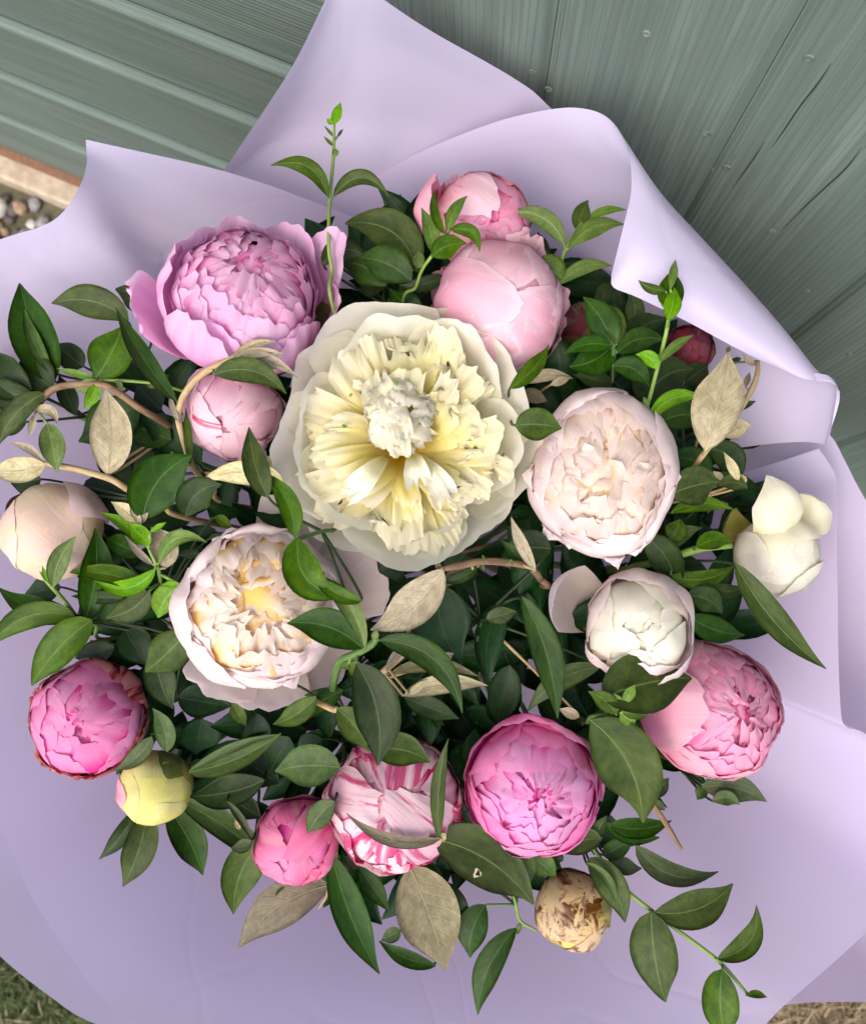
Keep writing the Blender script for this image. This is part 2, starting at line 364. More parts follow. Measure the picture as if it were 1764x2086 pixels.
for k in range(150):
    s_ = random.uniform(-.32, .45); o_ = random.uniform(.04, .155); r_ = random.choice((.006, .008, .010, .013, .017))
    if k == 0: s_, o_, r_ = -.0, .075, .022
    o = bpy.data.objects.new('stone', stones[0 if k == 0 else random.randrange(10)]); C.objects.link(o); o.parent = gb
    p = WP(s_, .004 + r_ * .35, o_); o.location = p; o.scale = (r_,) * 3; o.rotation_euler = (random.uniform(-.4, .4), random.uniform(-.4, .4), random.uniform(0, 6))
# grass and straw, one mesh each
def blades(name, n, region, cols, hgt, flat, label, cat):
    vs = []; fs = []; uv = []
    for k in range(n):
        x, y = region(); p = Vector((x, y, .0)); a = random.uniform(0, 2 * PI); L = hgt * random.uniform(.5, 1.3)
        d = Vector((math.cos(a), math.sin(a), 0)); up = Vector((0, 0, 1)); lean = random.uniform(*flat)
        wd = random.uniform(.0011, .0022); sd_ = Vector((-d.y, d.x, 0)) * wd; b = len(vs)
        for j, t in enumerate((0, .4, .75, 1)):
            q = p + d * L * lean * t * (.6 + .6 * t) + up * (L * (1 - lean) * t * (1.3 - .4 * t) + .004 * random.random() + .003)
            ww = (1, .9, .6, .08)[j]
            vs += [q - sd_ * ww, q + sd_ * ww]; uv += [(k * .013, t), (k * .013 + .003, t)]
        for j in range(3): fs.append((b + 2 * j, b + 2 * j + 1, b + 2 * j + 3, b + 2 * j + 2))
    o = mesh(name, vs, fs, plain(name + '_blade', *cols, .6, (9, 1), 0, .3), None, uv)
    o['kind'] = 'stuff'; o['label'] = label; o['category'] = cat
gl = on_ground(60, 2050); gr = on_ground(1690, 2075)
def rg():
    return gl.x + random.gauss(0, .22), gl.y + random.gauss(0, .18)
def rs():
    return gr.x + random.gauss(0, .14), gr.y + random.gauss(0, .10)
blades('grass', 22000, rg, ((.035, .06, .014), (.14, .16, .05)), .035, (.35, .95), 'short dry green grass on the ground beside the wrap', 'grass')
blades('dead_grass', 1500, rg, ((.30, .24, .13), (.45, .37, .22)), .045, (.6, 1.0), 'pale dead blades lying among the green grass', 'grass')
blades('straw', 7000, rs, ((.10, .065, .035), (.42, .32, .19)), .045, (.7, 1.0), 'brown straw and chippings strewn over bare soil', 'straw')

# ------------------------------------------------------------------ the wrapping film
NECK = (915, 1148, .86)
def V3(c): return P(*c)
def loft(name, cols, label, up=7, wr=.0016, seed=0):
    pc = [[V3(q) for q in c] for c in cols]; nc = len(pc); nr = max(len(c) for c in pc)
    NT = (nr - 1) * up; NU = (nc - 1) * up; vs = []; uv = []
    fine = [[cr(c, i / NT) for i in range(NT + 1)] for c in pc]
    org = P(*NECK)
    for i in range(NT + 1):
        row = [f[i] for f in fine]
        for j in range(NU + 1):
            p = cr(row, j / NU)
            f = min(1, i / NT * 2)
            p = p + Vector((0, 0, 1)) * wr * f * (noise.noise(p * 9 + Vector((seed, 0, 0))) + .5 * noise.noise(p * 22 + Vector((seed, 5, 0))))
            vs.append(p); uv.append((j / NU, i / NT))
    o = mesh(name, vs, grid_faces(NU, NT), PAPER, None, uv, org=org)
    o['label'] = label; o['category'] = 'wrapping film'; return o
def fun(rim, dz=0, prof=((.33, 0), (.66, 0), (.86, 0))):
    n = V3((NECK[0], NECK[1], NECK[2] + dz)); cols = []
    out = []
    for (x, y, z) in rim:
        r = V3((x, y, z + dz)); out.append((n, r))
    return out
def cone_sheet(name, cols, label, **kw):
    """columns are ('rim', x, y, Z) straight from the neck, or explicit lists of points"""
    full = []
    for c in cols:
        if isinstance(c, list): full.append([NECK] + c)
        else:
            x, y, z = c; n = V3(NECK); r = V3((x, y, z)); pts = []
            full.append((n, r))
    m = max(len(c) for c in full if isinstance(c, list)) if any(isinstance(c, list) for c in full) else 5
    pc = []
    ring = V3(NECK)
    for c in full:
        if isinstance(c, list):
            q = [V3(a) for a in c]
            pc.append([cr(q, i / (m - 1)) for i in range(m)])
        else:
            n, r = c
            d = (r - n); d.z = 0; d.normalize()
            n2 = n + d * .03
            pc.append([n2 + (r - n2) * (i / (m - 1)) + Vector((0, 0, -.030)) * math.sin(PI * i / (m - 1)) for i in range(m)])
    return pc
def loft_pts(name, pc, label, up=6, wr=.0016, seed=0):
    nc = len(pc); nr = len(pc[0]); NT = (nr - 1) * up; NU = (nc - 1) * up; vs = []; uv = []
    fine = [[cr(c, i / NT) for i in range(NT + 1)] for c in pc]
    for i in range(NT + 1):
        row = [f[i] for f in fine]; f = min(1, i / NT * 2)
        for j in range(NU + 1):
            p = cr(row, j / NU)
            p = p + Vector((0, 0, 1)) * wr * f * (noise.noise(p * 9 + Vector((seed, 0, 0))) + .5 * noise.noise(p * 22 + Vector((seed, 5, 0))))
            vs.append(p); uv.append((j / NU, i / NT))
    o = mesh(name, vs, grid_faces(NU, NT), PAPER, None, uv, org=P(*NECK))
    o['label'] = label; o['category'] = 'wrapping film'; return o
A = [[(860, 640, .72), (770, 480, .63), (640, 412, .585), (456, 349, .54), (176, 285, .50)],
     [(840, 720, .73), (700, 540, .645), (540, 450, .60), (370, 385, .555), (177, 305, .503)],
     [(830, 760, .74), (640, 610, .66), (480, 510, .61), (320, 430, .562), (178, 335, .505)],
     [(820, 800, .74), (600, 680, .665), (430, 570, .615), (290, 480, .566), (165, 378, .508)],
     (132, 430, .515), (88, 460, .52), (0, 488, .525), (-130, 540, .52), (-230, 800, .52), (-240, 1150, .52), (-170, 1450, .53),
     (0, 1690, .555), (60, 1822, .553), (150, 1960, .55), (262, 2090, .545), (450, 2190, .535), (850, 2260, .53), (1250, 2250, .53), (1480, 2160, .53), (1602, 2044, .53), (1764, 1902, .53), (1880, 1780, .53), (1880, 1580, .53),
     (1764, 1496, .535), (1722, 1480, .537), (1712, 1440, .538), (1708, 1300, .54), (1706, 1150, .54), (1704, 1020, .54), (1700, 965, .54), (1668, 914, .54)]
loft_pts('wrapping_film', cone_sheet('', A, ''), 'inner lilac film sheet flaring under the lower blooms with a pointed left corner', seed=1)
D = [(1330, 560, .62), (1500, 720, .60), (1620, 830, .575), (1690, 885, .555), (1722, 940, .555), (1764, 1020, .557), (1900, 1250, .56), (1960, 1600, .56), (1960, 1900, .56), (1900, 2042, .56), (1764, 2043, .56), (1660, 2044, .56), (1602, 2050, .56), (1500, 2080, .562), (1300, 2180, .565), (900, 2230, .565), (450, 2180, .565),
     (200, 2090, .567), (100, 2030, .568), (0, 1948, .57), (-120, 1830, .57), (-240, 1600, .565), (-300, 1350, .56), (-300, 950, .575), (-200, 690, .59), (30, 560, .605), (230, 500, .625)]
for_d = cone_sheet('', D, '')
for c in for_d:
    for k in range(1, 4): c[k] = c[k] + Vector((0, 0, -.012))
loft_pts('wrapping_film', for_d, 'outermost lilac film sheet showing beyond the inner sheet at the grass', seed=2)
B = [[(860, 700, .74), (520, 520, .66), (420, 420, .60), (456, 349, .575), (590, 140, .52), (672, -20, .475)],
     [(860, 690, .74), (600, 500, .66), (540, 350, .60), (580, 250, .572), (650, 90, .515), (700, -48, .468)],
     [(870, 690, .74), (690, 480, .66), (660, 320, .60), (680, 220, .57), (715, 80, .515), (735, -44, .466)],
     [(880, 690, .74), (760, 480, .66), (760, 330, .60), (770, 230, .57), (780, 100, .52), (785, 0, .475)],
     [(890, 690, .74), (830, 490, .66), (860, 350, .605), (880, 250, .575), (895, 150, .535), (900, 75, .50)],
     [(900, 690, .74), (920, 500, .665), (970, 380, .615), (1005, 290, .58), (1032, 220, .55), (1052, 162, .523)],
     [(910, 700, .74), (980, 530, .67), (1040, 420, .62), (1078, 330, .585), (1105, 265, .56), (1122, 220, .54)],
     [(920, 710, .74), (1060, 570, .675), (1150, 490, .63), (1215, 440, .60), (1255, 410, .58), (1283, 387, .565)],
     [(930, 720, .74), (1120, 620, .68), (1240, 570, .64), (1320, 545, .61), (1370, 530, .59), (1410, 520, .58)]]
loft_pts('wrapping_film', cone_sheet('', B, ''), 'tall lilac film sheet peaking behind the bouquet against the wall', seed=3)
Cc = [[(840, 680, .74), (690, 450, .655), (800, 340, .595), (980, 258, .545), (1120, 222, .512), (1200, 222, .498), (1250, 250, .490), (1280, 310, .483), (1286, 385, .477), (1270, 460, .473), (1245, 560, .476)],
      [(900, 720, .74), (930, 520, .65), (1050, 400, .58), (1180, 350, .54), (1260, 345, .515), (1310, 365, .500), (1340, 385, .490), (1352, 410, .480), (1345, 440, .472), (1310, 510, .467), (1250, 585, .474)],
      [(920, 740, .74), (1020, 600, .65), (1160, 500, .58), (1290, 455, .54), (1370, 455, .517), (1410, 470, .503), (1432, 487, .493), (1440, 505, .484), (1432, 530, .476), (1390, 580, .471), (1300, 606, .477)],
      [(930, 780, .74), (1100, 690, .65), (1260, 610, .58), (1390, 565, .545), (1460, 555, .522), (1500, 567, .508), (1520, 582, .498), (1527, 600, .489), (1518, 622, .482), (1475, 655, .478), (1400, 655, .482)],
      [(940, 820, .74), (1160, 770, .65), (1330, 700, .58), (1460, 660, .547), (1535, 645, .525), (1575, 655, .511), (1597, 670, .502), (1602, 685, .495), (1592, 702, .49), (1560, 716, .487), (1510, 714, .489)],
      [(950, 880, .74), (1210, 850, .65), (1400, 790, .585), (1530, 750, .55), (1605, 735, .53), (1642, 740, .518), (1660, 750, .51), (1663, 760, .504), (1655, 768, .50), (1630, 770, .498), (1600, 755, .498)],
      [(950, 920, .74), (1240, 900, .655), (1440, 850, .59), (1560, 822, .557), (1640, 806, .537), (1680, 800, .525), (1703, 800, .517), (1710, 801, .512), (1708, 793, .509), (1704, 783, .507), (1698, 773, .506)],
      [(950, 960, .74), (1260, 950, .66), (1450, 920, .60), (1560, 905, .568), (1630, 900, .553), (1662, 902, .545), (1678, 904, .54), (1685, 898, .536), (1689, 890, .534), (1691, 883, .532), (1693, 876, .530)]]
loft_pts('wrapping_film', cone_sheet('', Cc, ''), 'lilac film sheet whose free edge rolls over into a glossy curl', up=5, wr=.0006, seed=4)

# ------------------------------------------------------------------ foliage
ORG = {2: (583.3, 0), 3: (1122.3, 0), 4: (0, 466.6), 5: (525, 525), 6: (1122.3, 466.6), 7: (0, 991.6), 8: (583.3, 991.6), 9: (1122.3, 991.6), 10: (0, 1458.3), 11: (583.3, 1458.3), 12: (1122.3, 1458.3)}
SC = .3638
def px(R, x, y): o = ORG[R]; return o[0] + x * SC, o[1] + y * SC
def zdome(x, y):
    r = math.hypot(x - 880, y - 1050); return .45 + .09 * (min(r, 750) / 900) ** 2
SHAPES = {'G': 'e', 'M': 'e'}
def leaf_mesh(parent, b, tip, zb, zt, wpx, ty, bend=0, fold=.22, roll=0, arch=.10, seed=0, name='leaf', obj=True, shape=.45, nu=8, nt=14):
    """b, tip: picture points of base and tip with their own depths; width in picture units"""
    B = P(b[0], b[1], zb); T = P(tip[0], tip[1], zt); L = (T - B).length
    dx, dy = tip[0] - b[0], tip[1] - b[1]
    pm = P((b[0] + tip[0]) / 2 + dy * bend, (b[1] + tip[1]) / 2 - dx * bend, (zb + zt) / 2 - arch * L)
    ctrl = pm * 2 - (B + T) * .5
    W = wpx / 2 * (zb + zt) / 2 / F
    vt = []; uv = []
    rnd = random.Random(seed)
    tw = rnd.uniform(-.25, .25); ph = rnd.uniform(0, 9); wv = rnd.uniform(.02, .06)
    top = []; nrm = []
    for i in range(nt + 1):
        t = i / nt
        c = B * (1 - t) ** 2 + ctrl * 2 * t * (1 - t) + T * t * t
        tg = ((ctrl - B) * (1 - t) + (T - ctrl) * t).normalized()
        v = (CAM - c).normalized(); sd_ = tg.cross(v).normalized(); n = sd_.cross(tg)
        a = roll + tw * (t - .4); s2 = sd_ * math.cos(a) + n * math.sin(a); n2 = n * math.cos(a) - sd_ * math.sin(a)
        # outline: narrow petiole end, belly, drawn-out tip
        e = t ** (math.log(.5) / math.log(shape))
        ww = W * (math.sin(PI * e) ** .76) * (1 - .45 * min(1, max(0, t - .6) / .4) ** 1.5)
        ww = max(ww, W * .035)
        for j in range(nu + 1):
            u = 2 * j / nu - 1
            q = c + s2 * u * ww * math.cos(fold) + n2 * (abs(u) ** 1.4) * ww * math.sin(fold)
            q += n2 * wv * W * 1.6 * abs(u) ** 2 * math.sin(t * 9 + ph + (2 if u > 0 else 0)) * (1 if 0 < i < nt else 0)
            top.append(q); nrm.append(n2); uv.append((j / nu, t))
    th = .00022
    vs = top + [q - n * th for q, n in zip(top, nrm)]
    nF = nu * nt; off = len(top)
    fs = grid_faces(nu, nt, 0, True) + grid_faces(nu, nt, off)
    mi = [0] * nF + [1] * nF
    # rim walls
    loop = [i * (nu + 1) for i in range(nt + 1)]; loop2 = [i * (nu + 1) + nu for i in range(nt + 1)]
    for l, fl in ((loop, 1), (loop2, 0)):
        for k in range(nt):
            q = (l[k], l[k + 1], l[k + 1] + off, l[k] + off); fs.append(q if fl else q[::-1]); mi.append(1)
    if not obj: return vs, fs, uv + uv, mi
    return mesh(name, vs, fs, list(LM[ty]), parent, uv + uv, mi=mi)
NK = P(*NECK); NKxy = Vector((NK.x, NK.y, 0))
def foot(seed):
    r = random.Random(seed * 13 + 5); a = r.uniform(0, 2 * PI); q = r.random() ** .5
    d = Vector((math.cos(a), math.sin(a), 0))
    return [NK + d * .020 * q, Vector((NK.x, NK.y, .004)) - d * .05 * q]
def stem_down(p, seed, rad=.0022, mat='d', parent=None, start=None):
    n, f = foot(seed); mid = p.lerp(n, .5); mid.z -= .03
    tube('stem', ([start] if start else []) + [p, mid, n, f], rad, ST[mat], parent, 6, 16)

FOLIAGE = """
@ upright leafy privet twig standing alone before the tall peak of film | b
s y 1.1 2 237 1375 -2 243 1120 -2 262 880 -4 268 690 -4
2 265 690 305 572 58 Y -4
2 262 690 225 662 34 Y -4
2 268 765 210 700 17 M -4
2 285 765 318 718 17 M -4
2 262 815 208 760 20 M -4
2 268 875 280 830 44 Y -4 0 .5
2 232 1100 -90 925 105 M -4 -.26 .45
2 262 1100 575 1098 100 M -4 .34 .5 .2
@ dark oval leafed sprig between the mauve bloom and the twin pink buds | g
2 735 1520 328 1250 240 M 20 -.22 .3
2 700 1570 405 1440 210 G 15 -.1
2 200 1480 455 1440 150 G 15 .25
2 560 1600 280 1470 190 G 25 -.15
2 720 1560 640 1660 170 G 30
2 190 1420 -155 1390 120 M 35 -.2
5 720 150 560 90 200 G 40
5 830 330 700 200 170 G 45
5 930 300 740 170 150 G 30 .1
5 1040 100 790 150 90 G 18 .1
2 745 1500 735 1400 75 Y 14
@ small bright sprig crossing in front of the upper half open pink bloom | y
s y 1.0 2 760 1510 0 815 1430 -12 900 1310 -18 930 1240 -18
2 825 1420 755 1160 96 Y -16 -.06 .3
2 890 1310 830 1055 58 M -20 .12 .4
2 905 1290 1015 1095 74 Y -20 .1 .35
2 815 1435 1008 1360 132 M -16 .12 .2
2 920 1285 1082 1410 82 M -18 .3 .4
@ arching yellow green sprig tucked under the rolled film edge | y
s y 1.0 2 1530 1500 12 1560 1400 4 1630 1280 0 1690 1200 0
2 1558 1372 1240 1190 112 Y 0 -.2 .35
2 1630 1290 1690 1118 100 M 0 .05 .2
3 205 1225 425 1175 52 Y 0 .1 .4
3 100 1390 410 1255 110 Y 2 .16 .35
3 50 1590 345 1488 90 Y 6 .16 .4
2 1545 1560 1375 1470 165 M 2 -.08
2 1480 1425 1408 1298 74 G 12 .1 .5
@ slender bright shoot rising in front of the glossy rolled film | y
s y 1.2 6 535 1000 0 590 800 -8 640 600 -28 655 520 -32 690 330 -36
6 653 508 690 325 100 Y -40 -.05
6 672 460 702 258 74 G -36 -.1
6 640 345 488 284 62 M -40 .1 .4
6 668 335 697 170 56 Y -42 0 .5
6 622 420 655 250 80 M -36
6 612 742 797 594 62 Y -22 .08 .4
6 592 782 475 703 86 Y -20 -.2
6 545 995 518 938 34 Y -6
6 555 1068 872 950 96 Y -6 .2 .4
@ dark glossy rosette of leaves between the pale ball bloom and the crimson bud | g
s g 1.6 6 340 840 40 350 720 10 352 650 0
6 352 652 180 378 175 G -6 -.06 .15
6 366 645 282 412 132 M -8 -.12
6 345 655 78 696 104 G -4 -.12
6 372 692 640 622 140 G -2 .16
6 380 660 645 500 150 G 4 .1
6 335 660 105 770 200 G 8 .1
6 345 770 548 882 136 G 6 .2
6 300 440 352 300 100 G 20 .2
6 460 545 440 345 110 O 26 -.1
6 530 990 800 782 280 G 14 .2
6 570 1110 898 1062 172 G 6 .14
6 345 860 128 815 110 G 20
6 560 560 480 470 120 G 30
6 380 1000 520 1150 170 G 30
@ large pale felted leaf on a furry tan twig beside the rolled film | t
s t 1.7 6 750 1400 24 870 1240 -8 1000 1090 4 1090 960 4 1150 830 6 1158 740 10
6 865 1240 988 690 280 T -16 -.02 .12
6 970 1165 1122 1100 112 T 16 .1 .15
6 1090 880 1112 800 36 D 8
6 1150 760 1075 700 34 T 12 .1
6 1005 745 1068 722 36 G 26
6 1020 1010 1148 962 46 G 26
6 750 860 880 760 140 G 30
6 985 690 1000 655 26 D 4
@ green oval leaf cluster linking the blush bloom to the white tulip shaped bud | g
6 662 1490 948 1412 225 M 0 .05
6 945 1432 1102 1452 95 M 6 .15
6 870 1225 1062 1400 170 G 18 .18
6 1052 1405 968 1248 58 T 4
6 1090 1420 1060 1370 36 T 8
6 960 1405 908 1355 50 T 14
6 670 1290 905 1400 150 G 22 .2
6 670 1590 1022 1570 90 M 10 .12
9 500 270 695 605 180 G 24 .16
9 655 370 848 232 92 O 22 .16
9 660 300 720 180 130 M 24 -.1
@ small olive peony leaf and green stalk behind the white tulip shaped bud | g
s y 2.6 9 560 430 50 680 395 30 840 345 22 1010 330 20
9 815 342 1010 312 108 M 12 .14
9 670 495 1030 440 110 M 20 -.14
9 890 540 1105 548 84 G 20 -.2
9 1030 425 1540 1020 165 M -6 -.06 .35 .25
9 760 610 958 706 150 G 16 .14
9 770 720 1085 832 150 G 20 -.08
9 700 640 880 760 170 G 34
@ green leaves wedged against the right side of the big cream bloom | y
5 1410 730 1628 488 104 M -4 -.08 .35
5 1440 940 1702 955 190 M -12 .06 .25
5 1500 700 1765 676 74 T 28 .12
5 1490 745 1622 805 86 D 34
6 0 870 110 830 50 T 26
@ curved furry tan shoot arching over the small pink striped bud | t
s t 1.9 4 1130 1400 40 1070 1310 22 1010 1120 4 1000 1030 0 1030 930 -6 1110 830 -10 1210 765 -12 1320 715 -12
4 1310 722 1552 632 58 T -14 .12 .4
4 1300 728 1592 702 66 T -13 .08 .4
4 1255 745 1668 832 96 T -12 .14 .35
4 1200 812 1602 922 150 M -14 .18 .3
4 990 965 650 440 120 G -6 .04 .4
4 1000 1080 950 920 36 T -3 .05
4 1065 1320 1040 1000 50 M 6
@ pointed dark leaf pair standing up at the left of the mauve bloom | g
4 300 860 110 302 270 G 12 .02 .45
4 285 800 135 435 90 O 8 .06 .5
4 720 510 288 415 190 M 12 -.14
4 880 500 645 335 160 M 20 -.1
4 420 1040 330 820 110 G 24
4 470 770 300 640 150 G 30
@ rounded mid green leaf on a thin twig above the felted grey leaf | g
s y 1.0 4 900 870 14 720 850 2 545 845 -4 440 830 -4
4 540 832 684 545 240 M -6 -.04
4 530 838 318 778 44 Y -6
4 550 850 428 905 80 Y -7
4 545 862 468 1008 78 Y -8 .05
4 650 842 692 905 34 Y -2
4 880 880 820 878 30 M 4
4 540 845 520 790 26 Y -7
@ broad dark leaves spilling past the film at the half hidden pink bud | g
4 180 895 -140 600 250 G 2 .16
4 175 915 -160 840 180 G 0 .12
4 300 890 140 690 210 G 10 .1
4 150 1080 -60 1080 160 G 20
@ thick brown twig with felted oval leaf hanging from its bend | b
s b 2.2 4 980 1120 44 880 1060 20 780 1000 4 660 915 -4 570 870 -6 420 870 -8 310 890 -10 240 945 -10 205 1010 -8
4 255 918 -8 1212 136 M -12 -.12 .3
4 200 1010 322 1092 66 T -12 .25 .4
4 192 1040 163 1165 42 T -10
4 265 1090 320 1362 140 Y -14 .02 .25
4 600 1375 588 898 228 T -4 -.06 .15
4 600 1375 640 1410 26 T 0
@ pale furry twig ending in a buff leaf above the cream pink bud | t
s t 2.0 4 830 1520 26 720 1460 6 620 1400 -4 470 1355 -6 330 1325 -8 230 1310 -8
4 255 1318 -70 1345 150 T -9 .06 .25
4 240 1302 55 1198 52 T -9 -.12 .4
4 230 1400 60 1420 170 G 14
4 95 1490 30 1640 90 R 14 .1
@ big oval dark leaves above the lower blush bloom | g
4 800 1630 1075 1265 290 G -4 .14 .18
4 1040 1610 1240 1430 200 G 4 .2
4 1590 1425 1125 1408 140 T 2 -.12
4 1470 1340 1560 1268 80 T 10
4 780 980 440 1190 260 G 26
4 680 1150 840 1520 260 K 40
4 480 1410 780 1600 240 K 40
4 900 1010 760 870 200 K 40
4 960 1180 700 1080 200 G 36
@ long twisting leaf on the privet spray between cream and blush blooms | g
s g 1.2 8 200 250 10 70 290 -18 30 310 -18
7 1650 282 1480 -80 130 M -22 -.12 .35
7 1500 60 1395 -335 150 M -24 .05 .3
8 65 285 340 612 215 M -26 -.26 .25
8 425 640 140 478 95 M -28 .1 .4
8 440 905 150 485 120 Y -27 -.12 .45
@ green privet spray fanning out over the dark heart of the bouquet | g
s g 2.2 8 260 1120 20 300 985 -6 400 930 -14 480 880 -18 505 850 -20
8 430 905 5 765 215 G -20 -.12 .25
8 520 860 985 1268 165 G -22 .2 .35
8 405 985 300 1010 60 M -12
8 395 990 512 1562 270 G -20 .1 .3
8 490 862 505 800 44 Y -22
8 350 990 420 1090 90 Y -14 .1
8 285 1240 490 1490 170 M -4 .04
8 480 1480 805 1545 190 M -12 .12
s t 1.8 8 140 1180 40 190 1215 12 270 1250 0 290 1240 -2
@ glowing felted buff leaf on a thorny twig below the cream bloom | b
s b 2.0 8 1410 500 20 1350 445 4 1200 420 -4 1080 420 -8 960 445 -12 870 462 -14
8 875 460 472 802 235 T -16 .1 .15
8 1070 450 858 530 66 G -6 .1 .3
8 1045 480 838 582 84 D -4 -.1
8 1395 468 1258 168 76 T -6 .03 .3
8 1110 410 1095 380 16 M -8
8 1100 425 1105 475 16 M -8
8 1260 410 1270 440 16 M -6
8 1385 470 1200 300 90 G 4
8 870 455 830 440 40 D -12
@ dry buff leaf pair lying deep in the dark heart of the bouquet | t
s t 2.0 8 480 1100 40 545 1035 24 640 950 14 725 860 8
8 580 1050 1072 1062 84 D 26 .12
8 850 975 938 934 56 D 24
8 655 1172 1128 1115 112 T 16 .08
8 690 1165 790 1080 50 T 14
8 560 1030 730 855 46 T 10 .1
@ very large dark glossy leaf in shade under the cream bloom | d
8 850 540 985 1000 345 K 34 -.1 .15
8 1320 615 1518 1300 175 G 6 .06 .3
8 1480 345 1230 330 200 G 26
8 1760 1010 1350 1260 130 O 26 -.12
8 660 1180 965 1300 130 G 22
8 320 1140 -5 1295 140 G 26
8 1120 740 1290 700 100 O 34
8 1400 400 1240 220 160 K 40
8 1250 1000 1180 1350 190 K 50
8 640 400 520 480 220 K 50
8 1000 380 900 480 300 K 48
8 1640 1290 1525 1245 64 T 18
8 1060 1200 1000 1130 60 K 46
@ bright yellow green rosette with felted tips left of the lower blush bloom | y
s y 1.2 7 910 640 24 905 560 6 885 460 -8 830 340 -12
7 870 458 528 528 105 Y -12 .22 .35
7 888 430 1158 312 95 Y -12 .3 .4
7 832 335 566 144 82 Y -12 -.06 .4
7 835 330 718 208 100 Y -14 -.04
7 842 252 932 198 34 Y -14
7 790 218 622 84 88 T -8 -.05
7 790 210 738 48 100 T -6 -.08
7 930 455 845 225 165 T -4 -.1 .15
7 860 440 698 272 44 T -9 .05
7 828 572 374 480 116 M -6 -.08 .3
7 838 582 594 735 150 M -8 .12 .25
7 1010 555 885 735 150 Y -2 -.12
7 1005 545 905 548 40 Y -8
7 880 635 688 692 116 G 6
7 690 625 400 612 80 G 6
7 600 290 810 390 130 G 20
7 1210 165 1298 225 62 M 18
7 1170 290 1290 260 50 G 20
7 1010 380 1130 370 60 G 22
@ single upright yellow leaf on a pale shoot over the cream pink bud | y
s y 1.3 7 445 742 10 370 650 -4 300 570 -20 250 520 -24
7 298 565 425 278 116 Y -26 .1 .3
7 268 535 234 440 26 Y -26
7 270 535 220 470 18 Y -26
@ broad dark leaves drooping over the film above the pink striped ball bloom | g
7 480 740 532 232 195 G 0 -.06 .3
7 420 720 -12 562 150 G 0 .1
7 420 725 -70 915 150 M -4 -.18
7 515 745 178 1115 215 M -6 -.06 .25
7 690 600 420 740 190 G 10
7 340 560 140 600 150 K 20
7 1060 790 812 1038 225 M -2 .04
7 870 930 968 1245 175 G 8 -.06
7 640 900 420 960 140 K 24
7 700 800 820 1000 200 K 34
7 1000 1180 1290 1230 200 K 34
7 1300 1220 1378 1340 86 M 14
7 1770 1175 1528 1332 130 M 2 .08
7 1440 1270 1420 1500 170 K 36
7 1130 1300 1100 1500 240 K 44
@ olive sepal leaves beside the pink striped ball bloom | g
7 935 1485 855 1242 115 O -2 -.1
7 850 1400 640 1590 100 O 2 .1
@ leaf with rolled golden edge right of the yellow green bud | g
10 1055 318 1575 98 140 M -6 -.06 .4
10 1060 312 1560 105 60 O -9 .05 .4
10 1480 360 1060 450 190 G 16 .06
10 1300 200 1560 380 250 K 36
10 1620 120 1500 330 200 K 36
10 1300 470 1460 570 130 G 20
10 1268 480 1418 712 52 O -2 .04 .5
10 1412 702 1292 742 76 O -4 .1
10 1320 590 1345 640 40 T 4
@ oval dark green leaf pointing down beside the small hot pink bud | g
10 1470 690 1308 1112 225 M 8 -.1 .2
10 1600 960 1540 1045 55 G 14
@ olive leaf pair tucked between the hot pink bud and the streaked bloom | g
11 300 290 -62 312 235 O 0 -.06 .2
11 270 480 118 660 140 O -6 -.06
11 200 130 60 210 150 K 26
@ narrow green leaf pair with tan back lying over the streaked bloom | t
s t 1.6 11 895 690 0 860 690 -14 800 685 -18
11 855 682 908 128 92 M -22 .05 .4
11 865 690 335 545 80 D -20 .14 .4 .3
11 870 690 895 660 44 T -14
@ long blackish green leaf hanging from the streaked bloom | g
11 255 780 522 1448 195 G 8 -.04 .3
11 410 850 575 1095 115 G 18
11 335 790 430 850 90 O 18
@ broad felted brown leaf hanging tip down below the streaked bloom | t
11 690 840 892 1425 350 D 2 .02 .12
11 860 930 1018 1212 116 G 14 .06
11 838 1402 518 1262 92 G 20 .08
11 640 1205 530 1262 84 O 22
11 770 820 880 960 90 G 16
@ pale felted leaf lying flat on the film under the hot pink bud | t
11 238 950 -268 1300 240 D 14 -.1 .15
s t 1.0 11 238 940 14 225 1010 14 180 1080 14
@ broad green leaf with a nibbled hole under the vivid pink bloom | g
11 825 690 1385 1058 300 M -8 .1 .15
11 1165 715 1335 980 190 O 4 .2
11 1115 1060 1028 1358 175 G 10 -.1
11 1290 1190 1072 1678 155 G 8 -.1 .3
s y 1.0 11 1285 1060 6 1310 1150 8 1400 1205 10
11 1370 780 1510 900 140 O 14
11 1310 1160 1290 1230 30 M 8
@ pair of broad oval leaves carrying a tiny bright rosette by the twin pink blooms | g
s g 1.4 9 200 1320 30 225 1290 4 300 1280 -10 395 1268 -16
9 285 1190 788 1072 345 M -22 .06 .12
9 365 1275 208 1148 108 M -24 -.1
9 405 1235 352 1158 56 Y -26
9 408 1212 472 1108 66 Y -28
9 398 1262 550 1280 74 Y -26
9 390 1268 472 1332 96 Y -24
12 222 25 515 600 355 M -16 .12 .15
@ bare dark twig with cut pink end poking out over the film | b
s b 1.7 12 470 330 30 550 470 6 640 600 2 730 748 0
12 560 470 640 530 50 O 4
12 570 460 660 348 80 G 14
@ olive leaf cluster lying on the film below the right hand pink bloom | g
12 890 385 1072 275 84 G 12 .1
12 845 400 1208 482 160 O 2 .1
12 905 480 1058 500 90 O -1 .2 .4
12 865 390 818 472 70 G 6
@ narrow dark leaf cluster between the vivid pink bloom and the browned bud | g
12 330 610 675 588 120 G 10 -.1
12 300 600 610 682 100 G 12 -.1
12 475 725 938 874 135 O 6 -.2
12 290 785 470 690 110 G 10
12 320 795 510 855 100 O 10 -.1
12 285 690 25 775 155 O 4 -.1
12 235 690 312 560 74 G 12
12 205 800 415 1160 175 M 0 .1
